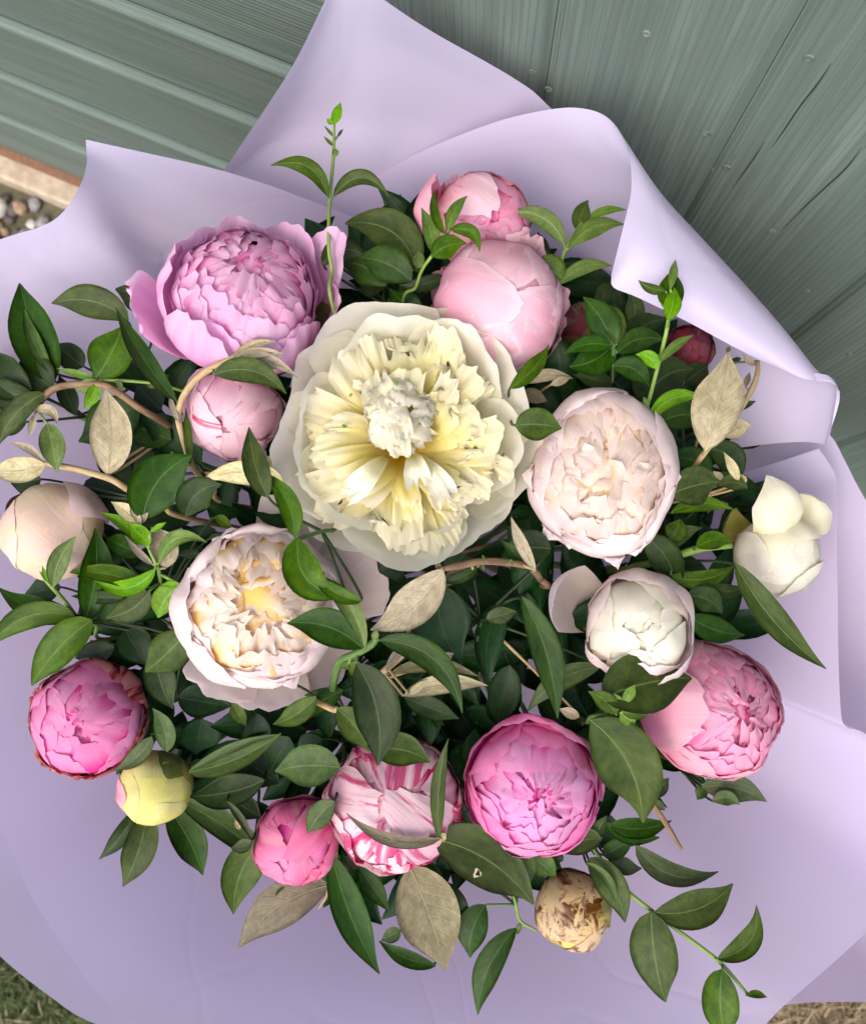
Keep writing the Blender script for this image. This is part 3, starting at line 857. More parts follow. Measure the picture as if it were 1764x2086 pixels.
12 195 825 368 1052 62 O -6 .14 .5
12 0 770 20 850 120 K 20
@ long trailing sprig of paired oval leaves spread over the film | g
s y 1.3 12 255 770 14 415 970 2 560 1090 0 740 1225 0 920 1360 0 990 1430 0 1100 1560 -2
12 580 1100 1018 942 200 M -4 -.14 .2
12 562 1098 642 1605 265 M -4 -.04 .2
12 930 1362 1150 1062 130 M -4 -.24 .35
12 960 1420 985 1830 205 M -5 -.06 .2
12 1095 1568 1212 1580 44 M -6 .1
"""
groups = []
for ln in FOLIAGE.strip().splitlines():
    if ln.startswith('@'):
        lab, st = ln[1:].split('|'); groups.append((lab.strip(), st.strip(), [], []))
    elif ln.startswith('s '):
        a = ln.split(); q = [float(v) for v in a[3:]]; groups[-1][2].append((a[1], float(a[2]), int(q[0]), q[1:]))
    else:
        a = ln.split(); groups[-1][3].append((int(a[0]), *[float(v) for v in a[1:6]], a[6], *[float(v) for v in a[7:]]))
for gi, (lab, st, stems, leaves) in enumerate(groups):
    bases = []
    for (R, bx, by, tx, ty, wd, k, dz, *o) in leaves:
        x, y = px(R, bx, by); bases.append((x, y, zdome(x, y) + dz / 1000))
    if stems:
        a = stems[0]; x, y = px(a[2], a[3][0], a[3][1]); hub = P(x, y, zdome(x, y) + a[3][2] / 1000 + .012)
    else:
        ctr = (sum(b[0] for b in bases) / len(bases), sum(b[1] for b in bases) / len(bases))
        cx, cy = ctr[0] + (900 - ctr[0]) * .12, ctr[1] + (1130 - ctr[1]) * .12
        hub = P(cx, cy, zdome(cx, cy) + .06)
    root = empty('foliage_sprig', Vector((NK.x, NK.y, NK.z)), lab, 'foliage')
    tops = []
    for si, (m, r, R, q) in enumerate(stems):
        pts = []
        for k in range(0, len(q), 3):
            x, y = px(R, q[k], q[k + 1]); pts.append(P(x, y, zdome(x, y) + q[k + 2] / 1000))
        tops.append(pts)
        n_, f_ = foot(gi * 7 + si)
        mid = pts[0].lerp(n_, .55); mid.z -= .02
        d_ = ((pts[0] - pts[1]).normalized() * .55 + (n_ - pts[0]).normalized() * .45).normalized()
        pts = [pts[0] + d_ * .045, pts[0] + d_ * .014] + pts
        tube('stem', [f_, n_, mid] + pts, [r * 1.1e-3] * 3 + [r * 1e-3] * (len(pts) - 1) + [r * .7e-3], ST[m], root, 7, 8 * (len(pts) + 2))
    if not stems: stem_down(hub, gi * 7, .0016, 'd', root)
    for li, (R, bx, by, tx, ty, wd, k, dz, *o) in enumerate(leaves):
        b = px(R, bx, by); t = px(R, tx, ty); o = list(o) + [0, .22, None][len(o):]
        rr = random.Random(gi * 100 + li)
        roll = o[2] if o[2] is not None else rr.uniform(-.22, .22)
        zb = zdome(*b) + dz / 1000; Lp = math.hypot(t[0] - b[0], t[1] - b[1]) * zb / F
        zt = zdome(*t) + dz / 1000 + Lp * rr.uniform(-.02, .12)
        lf_ = leaf_mesh(root, b, t, zb, zt, wd * SC, k, o[0], o[1], roll, rr.uniform(.04, .10), gi * 100 + li, shape=rr.uniform(.40, .48))
        if wd > 110:      # raised midrib
            me_ = lf_.data; ns = 15; sgn = -1 if k in 'TD' else -1
            vv = [me_.vertices[i * 9 + 4].co + root.location for i in range(ns)]
            tube('midrib', [vv[i] + (CAM - vv[i]).normalized() * (.00012 if k in 'TD' else -.00002) for i in range(ns)], [wd * SC * zb / F * .012, wd * SC * zb / F * .009, .00012], MIDRIB[k], lf_, 5, 28, root.location)
        Bp = P(b[0], b[1], zb)
        best = min((p for ps in tops for p in [cr(ps, i / 12) for i in range(13)]), key=lambda p: (p - Bp).length, default=None)
        if best is None or (best - Bp).length > .02:
            tp = P(t[0], t[1], zt); ct = Bp + (Bp - tp).normalized() * .005 + (Bp - CAM).normalized() * .022; B1 = Bp + (tp - Bp) * .04
            tube('petiole', [B1 * (1 - q) ** 2 + ct * 2 * q * (1 - q) + hub * q * q for q in (0, .25, .5, .75, 1)], [.0007, .0008, .0009, .001, .0011], ST['d' if k not in 'TD' else 't'], root, 5, 12)
        elif (best - Bp).length > .0015:
            tube('petiole', [Bp, best], [.0007, .0009], ST['y' if k in 'Y' else ('t' if k in 'TD' else 'g')], root, 5, 4)
# dark leaves filling the heart of the bouquet, too many and too shaded to count
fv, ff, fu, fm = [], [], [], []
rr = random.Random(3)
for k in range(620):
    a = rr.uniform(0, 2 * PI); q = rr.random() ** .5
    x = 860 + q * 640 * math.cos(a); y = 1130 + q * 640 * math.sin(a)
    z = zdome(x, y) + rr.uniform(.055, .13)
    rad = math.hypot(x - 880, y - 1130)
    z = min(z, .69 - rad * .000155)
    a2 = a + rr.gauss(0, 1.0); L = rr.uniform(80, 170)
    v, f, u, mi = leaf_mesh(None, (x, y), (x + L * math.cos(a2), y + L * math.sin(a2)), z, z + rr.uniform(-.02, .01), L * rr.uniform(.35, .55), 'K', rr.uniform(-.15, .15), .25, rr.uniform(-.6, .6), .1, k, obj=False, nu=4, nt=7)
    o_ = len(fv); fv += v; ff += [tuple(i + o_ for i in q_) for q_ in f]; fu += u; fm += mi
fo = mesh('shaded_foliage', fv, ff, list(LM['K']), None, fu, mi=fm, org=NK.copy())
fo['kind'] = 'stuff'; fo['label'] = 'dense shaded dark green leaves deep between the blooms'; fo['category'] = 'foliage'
# ------------------------------------------------------------------ peonies
def petal_pts(mid, wf, Rc, nu=12, nt=13, tip=.22, tp=2.4, jag=0., jf=5., ruf=0., rf=3., seed=0, t0=0., skew=0., fold=0., dent=.022):
    """a petal in flower axes (axis +z, petal at azimuth 0): midrib mid(t)->(rho,z), half width wf(t), cross radius Rc(t)"""
    out = []; uv = []; e = 1e-3
    for i in range(nt + 1):
        for j in range(nu + 1):
            u = 2 * j / nu - 1
            te = 1 - tip * abs(u) ** tp
            if jag:
                jn = noise.noise(Vector((u * jf, seed * 3.1, 0))) * .6 + noise.noise(Vector((u * jf * 2.3, seed * 1.7, 4))) * .4
                te += jag * jn
            t = t0 + (i / nt) * te * (1 - t0)
            r, z = mid(t); r2, z2 = mid(min(t + e, 1.3)); r1, z1 = mid(t - e)
            T = Vector((r2 - r1, 0, z2 - z1)); T = T.normalized() if T.length > 1e-12 else Vector((0, 0, 1))
            n = Vector((T.z, 0, -T.x)); R_ = Rc(t); a = u * wf(t) / R_
            p = Vector((r, 0, z)) + Vector((0, 1, 0)) * (R_ * math.sin(a) + skew * t * t) - n * (R_ * (1 - math.cos(a)))
            if ruf:
                p += n * ruf * (t ** 2) * (noise.noise(Vector((u * rf, t * 2.2, seed * 2.7))) + .5 * noise.noise(Vector((u * rf * 2.4, t * 4, seed * 1.3 + 9))) * t)
            p += n * min(dent, .16 * wf(t)) * (noise.noise(Vector((u * 1.9, t * 2.6, seed * 5.1 + 3))) + .4 * noise.noise(Vector((u * 5, t * 4, seed * 2.1 + 8))))
            if fold: p += n * fold * abs(u) * t
            out.append(p); uv.append((j / nu, i / nt))
    return out, uv, grid_faces(nu, nt)
def lerp_list(l): 
    v = [Vector((a, 0, 0)) for a in l]
    return lambda t: cr(v, t).x
def curve2(pts):
    v = [Vector((a, b, 0)) for a, b in pts]
    def f(t):
        q = cr(v, t)
        if t > 1: 
            d = v[-1] - v[-2]; q = v[-1] + d * (t - 1) * (len(v) - 1)
        return q.x, q.y
    return f
class Flower:
    shift = None
    def __init__(s, label, cx, cy, rpx, ztop, tilt=(0, 0), spin=0., thick=1.0, stem='g', seed=0, squash=(1, 1)):
        s.seed = seed; s.n = 0
        zc = ztop + rpx * ztop / F * thick; s.R = rpx * zc / F
        s.c = P(cx, cy, zc)
        fwd = (CAM - s.c).normalized()
        ax = ROT @ Vector((tilt[0], -tilt[1], 0)) ; right = ROT @ Vector((1, 0, 0))
        z = (fwd * math.sqrt(max(.05, 1 - tilt[0] ** 2 - tilt[1] ** 2)) + (ax - fwd * ax.dot(fwd))).normalized()
        x = (right - z * right.dot(z)).normalized(); y = z.cross(x)
        s.M = Matrix((x, y, z)).transposed() @ Matrix.Rotation(spin, 3, 'Z') ; s.sq = Matrix.Diagonal((squash[0], squash[1], 1))
        s.z = z
        s.base = s.c - z * s.R * .98
        s.o = empty('peony', s.base, label, 'peony', None)
        n_, f_ = foot(100 + seed); mid = s.base.lerp(n_, .5) - Vector((0, 0, .02))
        tube('stem', [s.base + z * s.R * .15, s.base - z * .018, mid, n_, f_], .0026, ST[stem], s.o, 8, 20)
    def w(s, p):
        # no bloom is a true ball: a slow lopsided swell shared by all its petals
        d = p.normalized() if p.length > 1e-9 else Vector((0, 0, 1)); k = Vector((s.seed * 3.7, s.seed * 1.3, 0))
        return s.c + s.M @ (s.sq @ (p * (1 + .11 * noise.noise(d * 1.1 + k) + .05 * noise.noise(d * 2.6 + k))))
    def add(s, pts, uv, fs, phi, mat, name='petal', tiltp=None, shift=None):
        shift = shift or getattr(s, 'shift', None)
        Rz = Matrix.Rotation(phi, 3, 'Z')
        vs = []
        for p in pts:
            q = p
            if tiltp: q = tiltp @ q
            q = Rz @ q
            if shift: q = q + shift
            vs.append(s.w(q * s.R))
        s.n += 1
        return mesh(name, vs, fs, mat, s.o, uv)
    def shell(s, n, r, th, w, mat, lift=0., jag=.04, ruf=.03, th0=25, off=0., jit=.25, rj=.03, thj=8, tip=.22, zs=1.0, zc=0., rf=3., nu=12, nt=13, cr_=1.0, jf=4., name='petal', only=None):
        """petals wrapping a ball: radius r, polar reach th (deg, 180 = closes on top), half width w (rad)"""
        for k in range(n):
            if only and k not in only: continue
            rd = random.Random(s.seed * 1000 + s.n * 7 + k)
            R_ = r * (1 + rd.uniform(-rj, rj)); T1 = math.radians(th + rd.uniform(-thj, thj)); T0 = math.radians(th0)
            ww = w * rd.uniform(.88, 1.12)
            lf = lift * rd.uniform(.5, 1.4)
            def mid(t, R_=R_, T0=T0, T1=T1, lf=lf):
                a = T0 + (T1 - T0) * t; q = R_ * (1 + lf * max(t, 0) ** 3)
                return q * math.sin(a), -q * math.cos(a) * zs + zc
            def wf(t, ww=ww, R_=R_): return R_ * ww * (.30 + .70 * min(1, max(t, 0) * 1.7) ** .8) * (1 - .12 * max(0, t - .7) / .3)
            pts, uv, fs = petal_pts(mid, wf, lambda t, R_=R_: R_ * cr_ * 1.02, nu, nt, tip, 2.3, jag, jf, ruf, rf, rd.random() * 50)
            s.add(pts, uv, fs, 2 * PI * (k + off) / n + rd.uniform(-jit, jit), mat, name)
    def free(s, pts2, w, Rc, mat, phi, tip=.22, jag=.05, jf=4., ruf=.05, rf=3., nu=14, nt=14, skew=0., name='petal', t0=0., tp=2.4):
        rd = random.Random(s.seed * 999 + s.n)
        pts, uv, fs = petal_pts(curve2(pts2), lerp_list(w) if isinstance(w, (list, tuple)) else (lambda t: w), lerp_list(Rc) if isinstance(Rc, (list, tuple)) else (lambda t: Rc),
                                nu, nt, tip, tp, jag, jf, ruf, rf, rd.random() * 50, t0, skew)
        return s.add(pts, uv, fs, phi, mat, name)
    def tuft(s, n, rmin, rmax, zb, rtop, ztop, w, mat, jag=.25, ruf=.08, curl=0., nu=6, nt=8, cc=.5):
        """many narrow ragged petals rising from a ring"""
        for k in range(n):
            rd = random.Random(s.seed * 777 + s.n)
            rb = rd.uniform(rmin, rmax); phi = rd.uniform(0, 2 * PI); rt = rb + (rtop - rmax) * rd.uniform(.5, 1.2); zt = ztop * rd.uniform(.75, 1.15)
            m_ = [(rb * .6, zb), (rb + (rt - rb) * .35, zb + (zt - zb) * .6), (rt, zt), (rt + curl * rd.uniform(.3, 1.2), zt + .03 - abs(curl) * .3)]
            ww = w * rd.uniform(.7, 1.3)
            s.free(m_, [ww * .4, ww * .8, ww, ww * .95], ww * rd.choice((.9, 1.4, -2.0, 2.5)) * cc * 2, mat, phi, .15, jag, 5., ruf, 4., nu, nt, rd.uniform(-.1, .1))
    def crumple(s, n, r, amax, zs, mat, L=.34, w=.17, jag=.2, ruf=.10, zc=0., inward=.5, amin=0., nu=9, nt=10):
        """ruffled petals packed into a dome: each rises from the heart and rolls over at the dome's surface"""
        for k in range(n):
            rd = random.Random(s.seed * 555 + s.n * 3 + k)
            al = amin + (amax - amin) * math.sqrt((k + .5) / n) + rd.uniform(-.06, .06); phi = k * 2.39996 + rd.uniform(-.3, .3)
            rr_ = r * rd.uniform(.93, 1.05); sg = -1 if rd.random() < inward else 1
            def pt(a, q=1.0): return (rr_ * q * math.sin(a), rr_ * q * math.cos(a) * zs + zc)
            d = L / r * rd.uniform(.7, 1.2)
            a1 = al - sg * d * .5; a2 = al + sg * d * .5
            m_ = [(.12 * math.sin(al) * r, -.25 * r + zc), pt(a1, .62), pt(a1 + sg * d * .15, .95), pt(al, 1.03), pt(a2, .97 + rd.uniform(-.03, .05))]
            ww = w * rd.uniform(.75, 1.3)
            s.free(m_, [ww * .5, ww * .8, ww, ww * 1.05, ww], (r if rd.random() < .6 else ww * 1.3) * (1 if sg < 0 else -1 if rd.random() < .5 else 1), mat, phi, .2, jag, 5., ruf, 3.5, nu, nt, rd.uniform(-.08, .08))
    def sepals(s, n=5, th=75, mat=None, r=1.03, w=.5, off=.3, jag=.02, thj=15):
        s.shell(n, r, th, w, mat or SEPAL, .02, jag, .02, 5, off, .3, .01, thj, .5, name='sepal', nu=8, nt=9)
    def bract(s, phi, L, w, mat='O', droop=.2, up=0.):
        a = math.radians(phi); d = Vector((math.cos(a), math.sin(a), 0))
        b = s.c + s.M @ (d * s.R * .75 + Vector((0, 0, -s.R * .75)))
        e = b + s.M @ (d * L + Vector((0, 0, up * L)))
        v = CAM
        def pix(p):
            q = ROT.inverted() @ (p - CAM); return (PCX + q.x / -q.z * F, PCY - q.y / -q.z * F), -q.z
        (pb, zb), (pt, zt) = pix(b), pix(e)
        leaf_mesh(s.o, pb, pt, zb, zt, w * F / zb, mat, .05, .3, .1, droop, s.seed + int(phi), name='leaf')

SEPAL = plain('sepal_green', (.09, .14, .03), (.20, .22, .06), .5, (3, 3), 0, .12)
SEPAL_RED = plain('sepal_reddish', (.11, .10, .03), (.20, .07, .045), .5, (2, 3), 0, .12)
SEPAL_YEL = plain('sepal_yellow', (.25, .26, .05), (.42, .34, .10), .5, (2, 2), 0, .15)
PM = {  # pinks and mauves: deeper bases also paint in the shadow between petals
 'cream_out': petal_mat('cream_guard', (.76, .70, .40), (.83, .80, .64), (.84, .82, .71), trans=.34),
 'cream_in': petal_mat('cream_inner', (.84, .60, .05), (.87, .77, .31), (.87, .82, .60), trans=.36, mp_=.5),
 'cream_core': petal_mat('cream_core', (.84, .74, .34), (.85, .80, .56), (.86, .82, .70), trans=.35),
 'white': petal_mat('white_petal', (.66, .62, .32), (.80, .76, .58), (.84, .80, .68), trans=.25),
 'blush_out': petal_mat('blush_guard', (.78, .68, .50), (.84, .71, .66), (.87, .74, .73), edge=(.88, .76, .76), trans=.3),
 'blush_in': petal_mat('blush_inner', (.86, .50, .10), (.87, .70, .44), (.87, .75, .69), trans=.36, mp_=.58),
 'butter': petal_mat('butter_inner', (.88, .46, .05), (.88, .64, .26), (.88, .77, .68), trans=.36, mp_=.72),
 'mauve': petal_mat('mauve_petal', (.64, .16, .40), (.77, .35, .60), (.84, .54, .75), (.68, .24, .50), .25, trans=.3, mp_=.6),
 'mauve_in': petal_mat('mauve_inner', (.62, .08, .32), (.76, .26, .50), (.86, .52, .72), trans=.34, mp_=.74),
 'pale': petal_mat('pale_pink', (.70, .18, .32), (.76, .41, .51), (.79, .52, .60), edge=(.82, .60, .67), trans=.25, mp_=.6),
 'pale_st': petal_mat('pale_pink_marked', (.58, .03, .12), (.80, .46, .55), (.84, .60, .66), (.50, .01, .10), .9, trans=.25, ss=(5, 1.1), thr=.60),
 'pink': petal_mat('pink_petal', (.58, .08, .20), (.79, .28, .42), (.84, .47, .56), (.84, .56, .46), .5, mp_=.66, trans=.28, ss=(2, 1.2), thr=.58),
 'pink_in': petal_mat('pink_inner', (.62, .04, .22), (.78, .18, .38), (.84, .42, .58), trans=.3, mp_=.74),
 'hot': petal_mat('vivid_pink', (.58, .04, .22), (.76, .12, .39), (.83, .32, .56), trans=.3, mp_=.70),
 'hot_in': petal_mat('vivid_pink_inner', (.60, .03, .24), (.76, .14, .44), (.85, .40, .66), trans=.3, mp_=.72),
 'streak': petal_mat('streaked_petal', (.46, .015, .09), (.80, .42, .52), (.85, .60, .64), (.58, .02, .16), .92, trans=.22, ss=(5, 1.4), thr=.50),
 'budred': petal_mat('hot_bud', (.40, .03, .06), (.66, .06, .20), (.80, .20, .38), (.74, .36, .36), .6, trans=.2, ss=(5, 1.0), thr=.56),
 'ballred': petal_mat('ball_outer', (.30, .015, .03), (.62, .10, .17), (.78, .36, .36), (.32, .01, .03), .9, trans=.2, ss=(5, 1.0), thr=.50),
 'dark': petal_mat('crimson_bud', (.05, .008, .014), (.11, .012, .026), (.17, .03, .045), (.36, .14, .12), .4, trans=.15, ss=(5, 1.), thr=.60),
 'budcream': petal_mat('cream_bud', (.58, .46, .20), (.72, .54, .36), (.78, .56, .46), (.76, .60, .34), .7, trans=.15, ss=(2, 1.2), thr=.5),
 'budyel': petal_mat('yellow_bud', (.34, .36, .05), (.58, .54, .14), (.66, .60, .22), (.60, .36, .12), .5, trans=.12, ss=(2, 1.), thr=.62),
 'budbrown': petal_mat('browned_bud', (.34, .27, .08), (.56, .44, .17), (.60, .42, .24), (.12, .035, .008), .97, trans=.1, ss=(3.0, 2.0), thr=.53),
}
GRN = plain('carpel_green', (.22, .38, .05), (.45, .55, .16), .5)

def rosette(f, mo, mi, ta=100, tb=172, L=8, n=(5, 7), w=(.75, .30), r=(1.0, .86), jag=(.05, .12), ruf=(.03, .05), lift=(.012, .04), zs=1., split=.4, thj=6, core=10, camax=.35, cw=.12, mcore=None):
    """layer upon layer of petals, each reaching a little further over the heart"""
    for k in range(L):
        q = k / (L - 1); mx = lambda a: a[0] + (a[1] - a[0]) * q
        f.shell(round(mx(n)), mx(r), ta + (tb - ta) * q ** .8, mx(w), mo if q < split else mi, mx(lift), mx(jag), mx(ruf), 20 + 30 * q, (k * .382) % 1, .3, .014, thj, .22, zs=zs, nu=13 if q < .5 else 10, nt=14 if q < .5 else 11, jf=4.5)
    f.shell(3, r[1] - .06, 208, .8, mi, .0, .05, ruf[1], 60, .2, .2, .01, 4, .2, zs=zs)
    if core: f.crumple(core, r[1] - .01, camax, zs, mcore or mi, .2, cw, .12, .05, 0., .7, nu=9, nt=9)
def cover(f, mat, phis, r=1.0, th=178, w=.62, jag=.05, ruf=.03, lift=.02, zs=1.):
    """large outer petals that reach right over the top of a bud"""
    for k, p in enumerate(phis):
        f.shell(1, r - .012 * k, th + (24 if k == 0 else 0), w, mat, lift, jag, ruf, 20, p / (2 * PI), .0, .003, 6, .25, nu=16, nt=16, zs=zs)
def closed(f, mat, r=.93, n=5, w=.60, th=172, jag=.05, ruf=.02):
    f.shell(n, r, th, w, mat, .03, jag, ruf, 40, .35, .3, .022, 14, .25, nu=14, nt=14)
    f.shell(3, r - .05, 212, .9, mat, .0, .04, ruf, 60, .1, .2, .01, 4, .2)
def ball(f, outer, mid_, inner, n=(5, 5, 6, 6), ths=(98, 122, 142, 160), rs=(1.0, .97, .93, .88), ws=(.78, .68, .55, .45), jag=(.05, .06, .09, .12), lift=.015, core=True, zs=1.0, ruf=.02, tuftmat=None):
    f.shell(n[0], rs[0], ths[0], ws[0], outer, lift, jag[0], ruf, 20, .0, zs=zs, thj=12)
    f.shell(n[1], rs[1], ths[1], ws[1], outer if mid_ is None else mid_, lift, jag[1], ruf, 22, .5, zs=zs, thj=10)
    f.shell(n[2], rs[2], ths[2], ws[2], mid_ or outer, lift, jag[2], ruf * 1.3, 25, .25, zs=zs, thj=8)
    f.shell(n[3], rs[3], ths[3], ws[3], inner, lift, jag[3], ruf * 1.6, 30, .7, zs=zs, thj=7, nu=10, nt=12)
    if core:
        f.shell(5, rs[3] - .07, 168, .34, inner, lift * 2, .16, ruf * 3, 60, .3, zs=zs, nu=8, nt=10)
        f.crumple(34, rs[3] + .0, .80, zs, tuftmat or inner, .22, .13, .13, .06, 0., .65, nu=10, nt=10)

# 1 the big cream bloom
f = Flower('huge open cream peony with yellow heart and ragged inner petals', 828, 888, 268, .452, (.02, -.04), .3, .38, seed=1)
PHI = [-.25, .55, 1.15, 1.9, 2.65, 3.35, 3.95, 4.7, 5.35]
LEN = [1.02, .95, .93, 1.0, .95, 1.0, 1.02, .98, 1.0]
for k, (p, l) in enumerate(zip(PHI, LEN)):
    hi = .05 if k % 2 else -.06
    f.free([(.05, -.35), (.45 * l, -.34 + hi), (.82 * l, -.16 + hi), (1.02 * l, .12 + hi)], [.14, .42, .54, .50], [.7, .75, .8, .7], PM['cream_out'], p - .3, .16, .03, 2.6, .06, 2.0, 20, 18)
for k in range(6):
    rd = random.Random(k); p = k * 2 * PI / 6 + .5 + rd.uniform(-.2, .2); l = rd.uniform(.78, .88)
    f.free([(.05, -.30), (.42 * l, -.28), (.84 * l, -.06), (1.0 * l, .26)], [.12, .36, .46, .42], [.6, .7, .7, .6], PM['cream_out'], p, .16, .05, 3., .07, 2.4, 18, 16)
f.shift = Vector((-.04, -.08, 0))
for k in range(26):      # broad soft petals underneath the ragged ones
    rd = random.Random(1500 + k); p = k * 2.39996; l = rd.uniform(.50, .78); ww = rd.uniform(.17, .25)
    f.free([(.05, -.28), (.3 * l, -.16), (.72 * l, .06 - .1 * l), (l, .10 - .12 * l + rd.uniform(-.02, .05))], [ww * .4, ww * .8, ww, ww * .9], [ww * 2.2, ww * 2.5, ww * 3, ww * 3], PM['cream_in'], p, .18, .08, 3., .05, 3., 14, 12, rd.uniform(-.05, .05))
for k in range(54):
    rd = random.Random(900 + k); p = k * 2.39996 + rd.uniform(-.2, .2); q = rd.random() ** .8
    l = .48 + .38 * q; zt = .30 - .22 * q + rd.uniform(-.06, .08); ww = rd.uniform(.09, .17)
    f.free([(.05, -.24), (.22 * l + .08, -.04 + .12 * (1 - q)), (.70 * l, zt * .9), (l, zt + rd.uniform(-.12, .05))], [ww * .35, ww * .75, ww, ww * 1.1], [ww * 1.5, ww * 2.0, ww * 3, ww * 4 * rd.choice((1, 1, -1.5))], PM['cream_in'], p, .10, .13, 4.5, .07, 4., 12, 12, rd.uniform(-.14, .14))
f.shift = Vector((-.02, .14, 0))
f.crumple(34, .27, 1.35, 1.05, PM['cream_core'], .17, .10, .14, .07, .20, .6, nu=10, nt=10)
f.shift = None
for k, (x, y, z, r) in enumerate(((.02, .36, .34, .05), (-.42, .18, .26, .045), (-.30, .38, .3, .035))):
    f.free([(0, 0), (.5 * r, r), (.2 * r, 2.2 * r), (-.3 * r, 2.6 * r)], [r * .3, r * .5, r * .4, r * .15], r * .6, GRN, k, .3, .2, 5, .02, 4, 6, 7, name='carpel').location += f.M @ (Vector((x, y, z)) * f.R)
for p, l in ((-1.35, .30), (3.95, .52), (-1.0, .46)):
    f.free([(l * .45, .10), (l * .7, .40), (l, .42), (l * 1.25, .30)], [.03, .07, .10, .08], .2, PM['white'], p - .3, .1, .22, 5, .10, 4, 9, 10)
f.sepals(5, 60)

# 2 mauve bloom
f = Flower('wide open mauve pink peony with tall cupped petals beside the left film corner', 502, 612, 160, .460, (.05, -.60), .0, .8, seed=2)
for p, l, u, e_ in ((-2.85, 1.30, -.05, 1.36), (-2.15, 1.10, .55, .92), (-1.45, 1.02, .42, .80), (-.75, 1.05, .45, .88), (-.15, 1.14, .60, 1.10), (.40, 1.12, .95, 1.14), (.95, 1.0, .55, .95), (1.7, .98, .4, .9), (2.5, 1.02, .35, .98), (3.05, 1.05, .55, .95)):
    f.free([(.08, -.85), (.70 * l, -.62), (1.0 * l, -.12), (e_, u)], [.2, .5, .60, .46], [.7, .85, .95, .85], PM['mauve'], p, .2, .05, 3.5, .08, 2.5, 18, 16)
rosette(f, PM['mauve'], PM['mauve_in'], 102, 168, 8, (5, 9), (.62, .28), (.90, .74), (.08, .18), (.05, .08), (.03, .06), .95, .3, 7, 26, .7, .15)
f.sepals(5, 70)

# 3 small pink bud under the arching shoot
f = Flower('small pink bud with crimson marks beneath the arching tan shoot', 478, 845, 96, .478, (-.12, .30), .4, seed=3)
ball(f, PM['pale_st'], PM['pale'], PM['pale'], (4, 4, 4, 3), (95, 120, 138, 158), (1.0, .97, .95, .93), (.75, .72, .66, .6), (.06, .06, .06, .06), .022, False, ruf=.03); cover(f, PM['pale_st'], (2.6, -1.4, .4), .985, 150, .55, .08, .03, .03); closed(f, PM['pale_st'], .91)
f.shell(2, 1.03, 92, .7, PM['pale'], .12, .05, .05, 20, .7, only=(0,)); f.sepals(4, 62, SEPAL_RED)

# 4 pale pink ball
f = Flower('large pale pink ball shaped peony tight and smooth with crimson side edges', 1015, 632, 134, .462, (.03, -.12), .9, seed=4)
f.shell(8, 1.03, 98, .34, PM['pale_st'], .08, .14, .07, 20, .1, jf=6, thj=16)
cover(f, PM['pale'], (2.0, -1.3, .5, 3.6), 1.0, 176, .66, .04, .02, .015)
rosette(f, PM['pale'], PM['pale'], 110, 160, 4, (5, 5), (.72, .55), (.985, .94), (.04, .06), core=0); closed(f, PM['pale'], .915, 4, .6)
f.sepals(5, 60)

# 5 upper pink pair
f = Flower('half open pink peony with one loose outer petal at the back of the bouquet', 985, 458, 98, .485, (.30, -.25), .2, seed=5)
cover(f, PM['pale_st'], (2.2, -1.0), 1.0, 150, .6, .08)
rosette(f, PM['pink'], PM['pink_in'], 106, 172, 7, (4, 7), (.75, .30))
f.free([(.1, -.95), (.95, -.75), (1.45, .0), (1.38, .80)], [.25, .6, .80, .62], [.7, .85, .9, .8], PM['pink'], 2.75, .2, .06, 4, .06, 3, 16, 15)
f.shell(2, 1.10, 80, .6, PM['pale_st'], .1, .08, .05, 15, .6); f.sepals(4, 70, SEPAL_RED)

# 6 blush bloom right of the cream one
f = Flower('blush white cupped peony with crumpled creamy centre beside the big cream bloom', 1228, 962, 158, .452, (.10, .05), .0, .75, seed=6, squash=(.92, 1.10))
for p, l, u in ((.2, 1.02, .42), (1.1, .96, .50), (1.9, 1.0, .25), (2.9, .95, .45), (3.7, 1.0, .15), (4.4, 1.03, .05), (5.0, 1.0, .30), (5.7, 1.02, .20)):
    f.free([(.08, -.9), (.72 * l, -.65), (1.0 * l, -.08), (.93 * l, .32), (.74 * l, u + .12)], [.2, .52, .64, .62, .50], [.7, .85, .92, .88, .8], PM['blush_out'], p, .18, .05, 3.5, .05, 2.5, 16, 15)
rosette(f, PM['blush_out'], PM['blush_in'], 112, 166, 8, (5, 8), (.66, .34), (.95, .80), (.05, .15), (.04, .13), (.02, .08), .88, .38, 8, 30, .75, .20)
f.sepals(5, 70)

# 7 white bud at the right
f = Flower('creamy white tulip shaped bud opening three smooth petals over the right film', 1572, 1094, 90, .500, (.40, .12), .0, 1.0, seed=7)
W_ = PM['white']
f.shift = Vector((.10, -.38, .05))
f.shell(3, .86, 212, .95, W_, .0, .02, .01, 20, .15, .1, .01, 2, .15, nu=16, nt=16)
f.shell(3, .92, 150, .75, W_, .03, .03, .02, 20, .55, .1, .01, 6, .2, nu=16, nt=16)
f.shift = None
f.free([(-.25, -.1), (.30, .78), (.95, .86), (1.52, .42)], [.50, .66, .62, .22], [-.62, -.66, -.62, -.5], W_, 1.80, .30, .02, 3, .03, 2, 18, 18, tp=1.6)
f.free([(.1, -.7), (.8, -.35), (1.15, .15), (1.22, .58)], [.3, .55, .62, .5], [.6, .6, .6, .5], W_, .62, .2, .02, 3, .03, 2, 16, 16)
f.free([(.1, -1.05), (.95, -.85), (1.35, -.25), (1.38, .22)], [.25, .60, .75, .6], [.7, .8, .8, .8], W_, -1.0, .2, .05, 3, .10, 2.5, 18, 14)
f.shell(3, 1.0, 75, .5, SEPAL_YEL, .02, .03, .03, 5, .45, name='sepal')

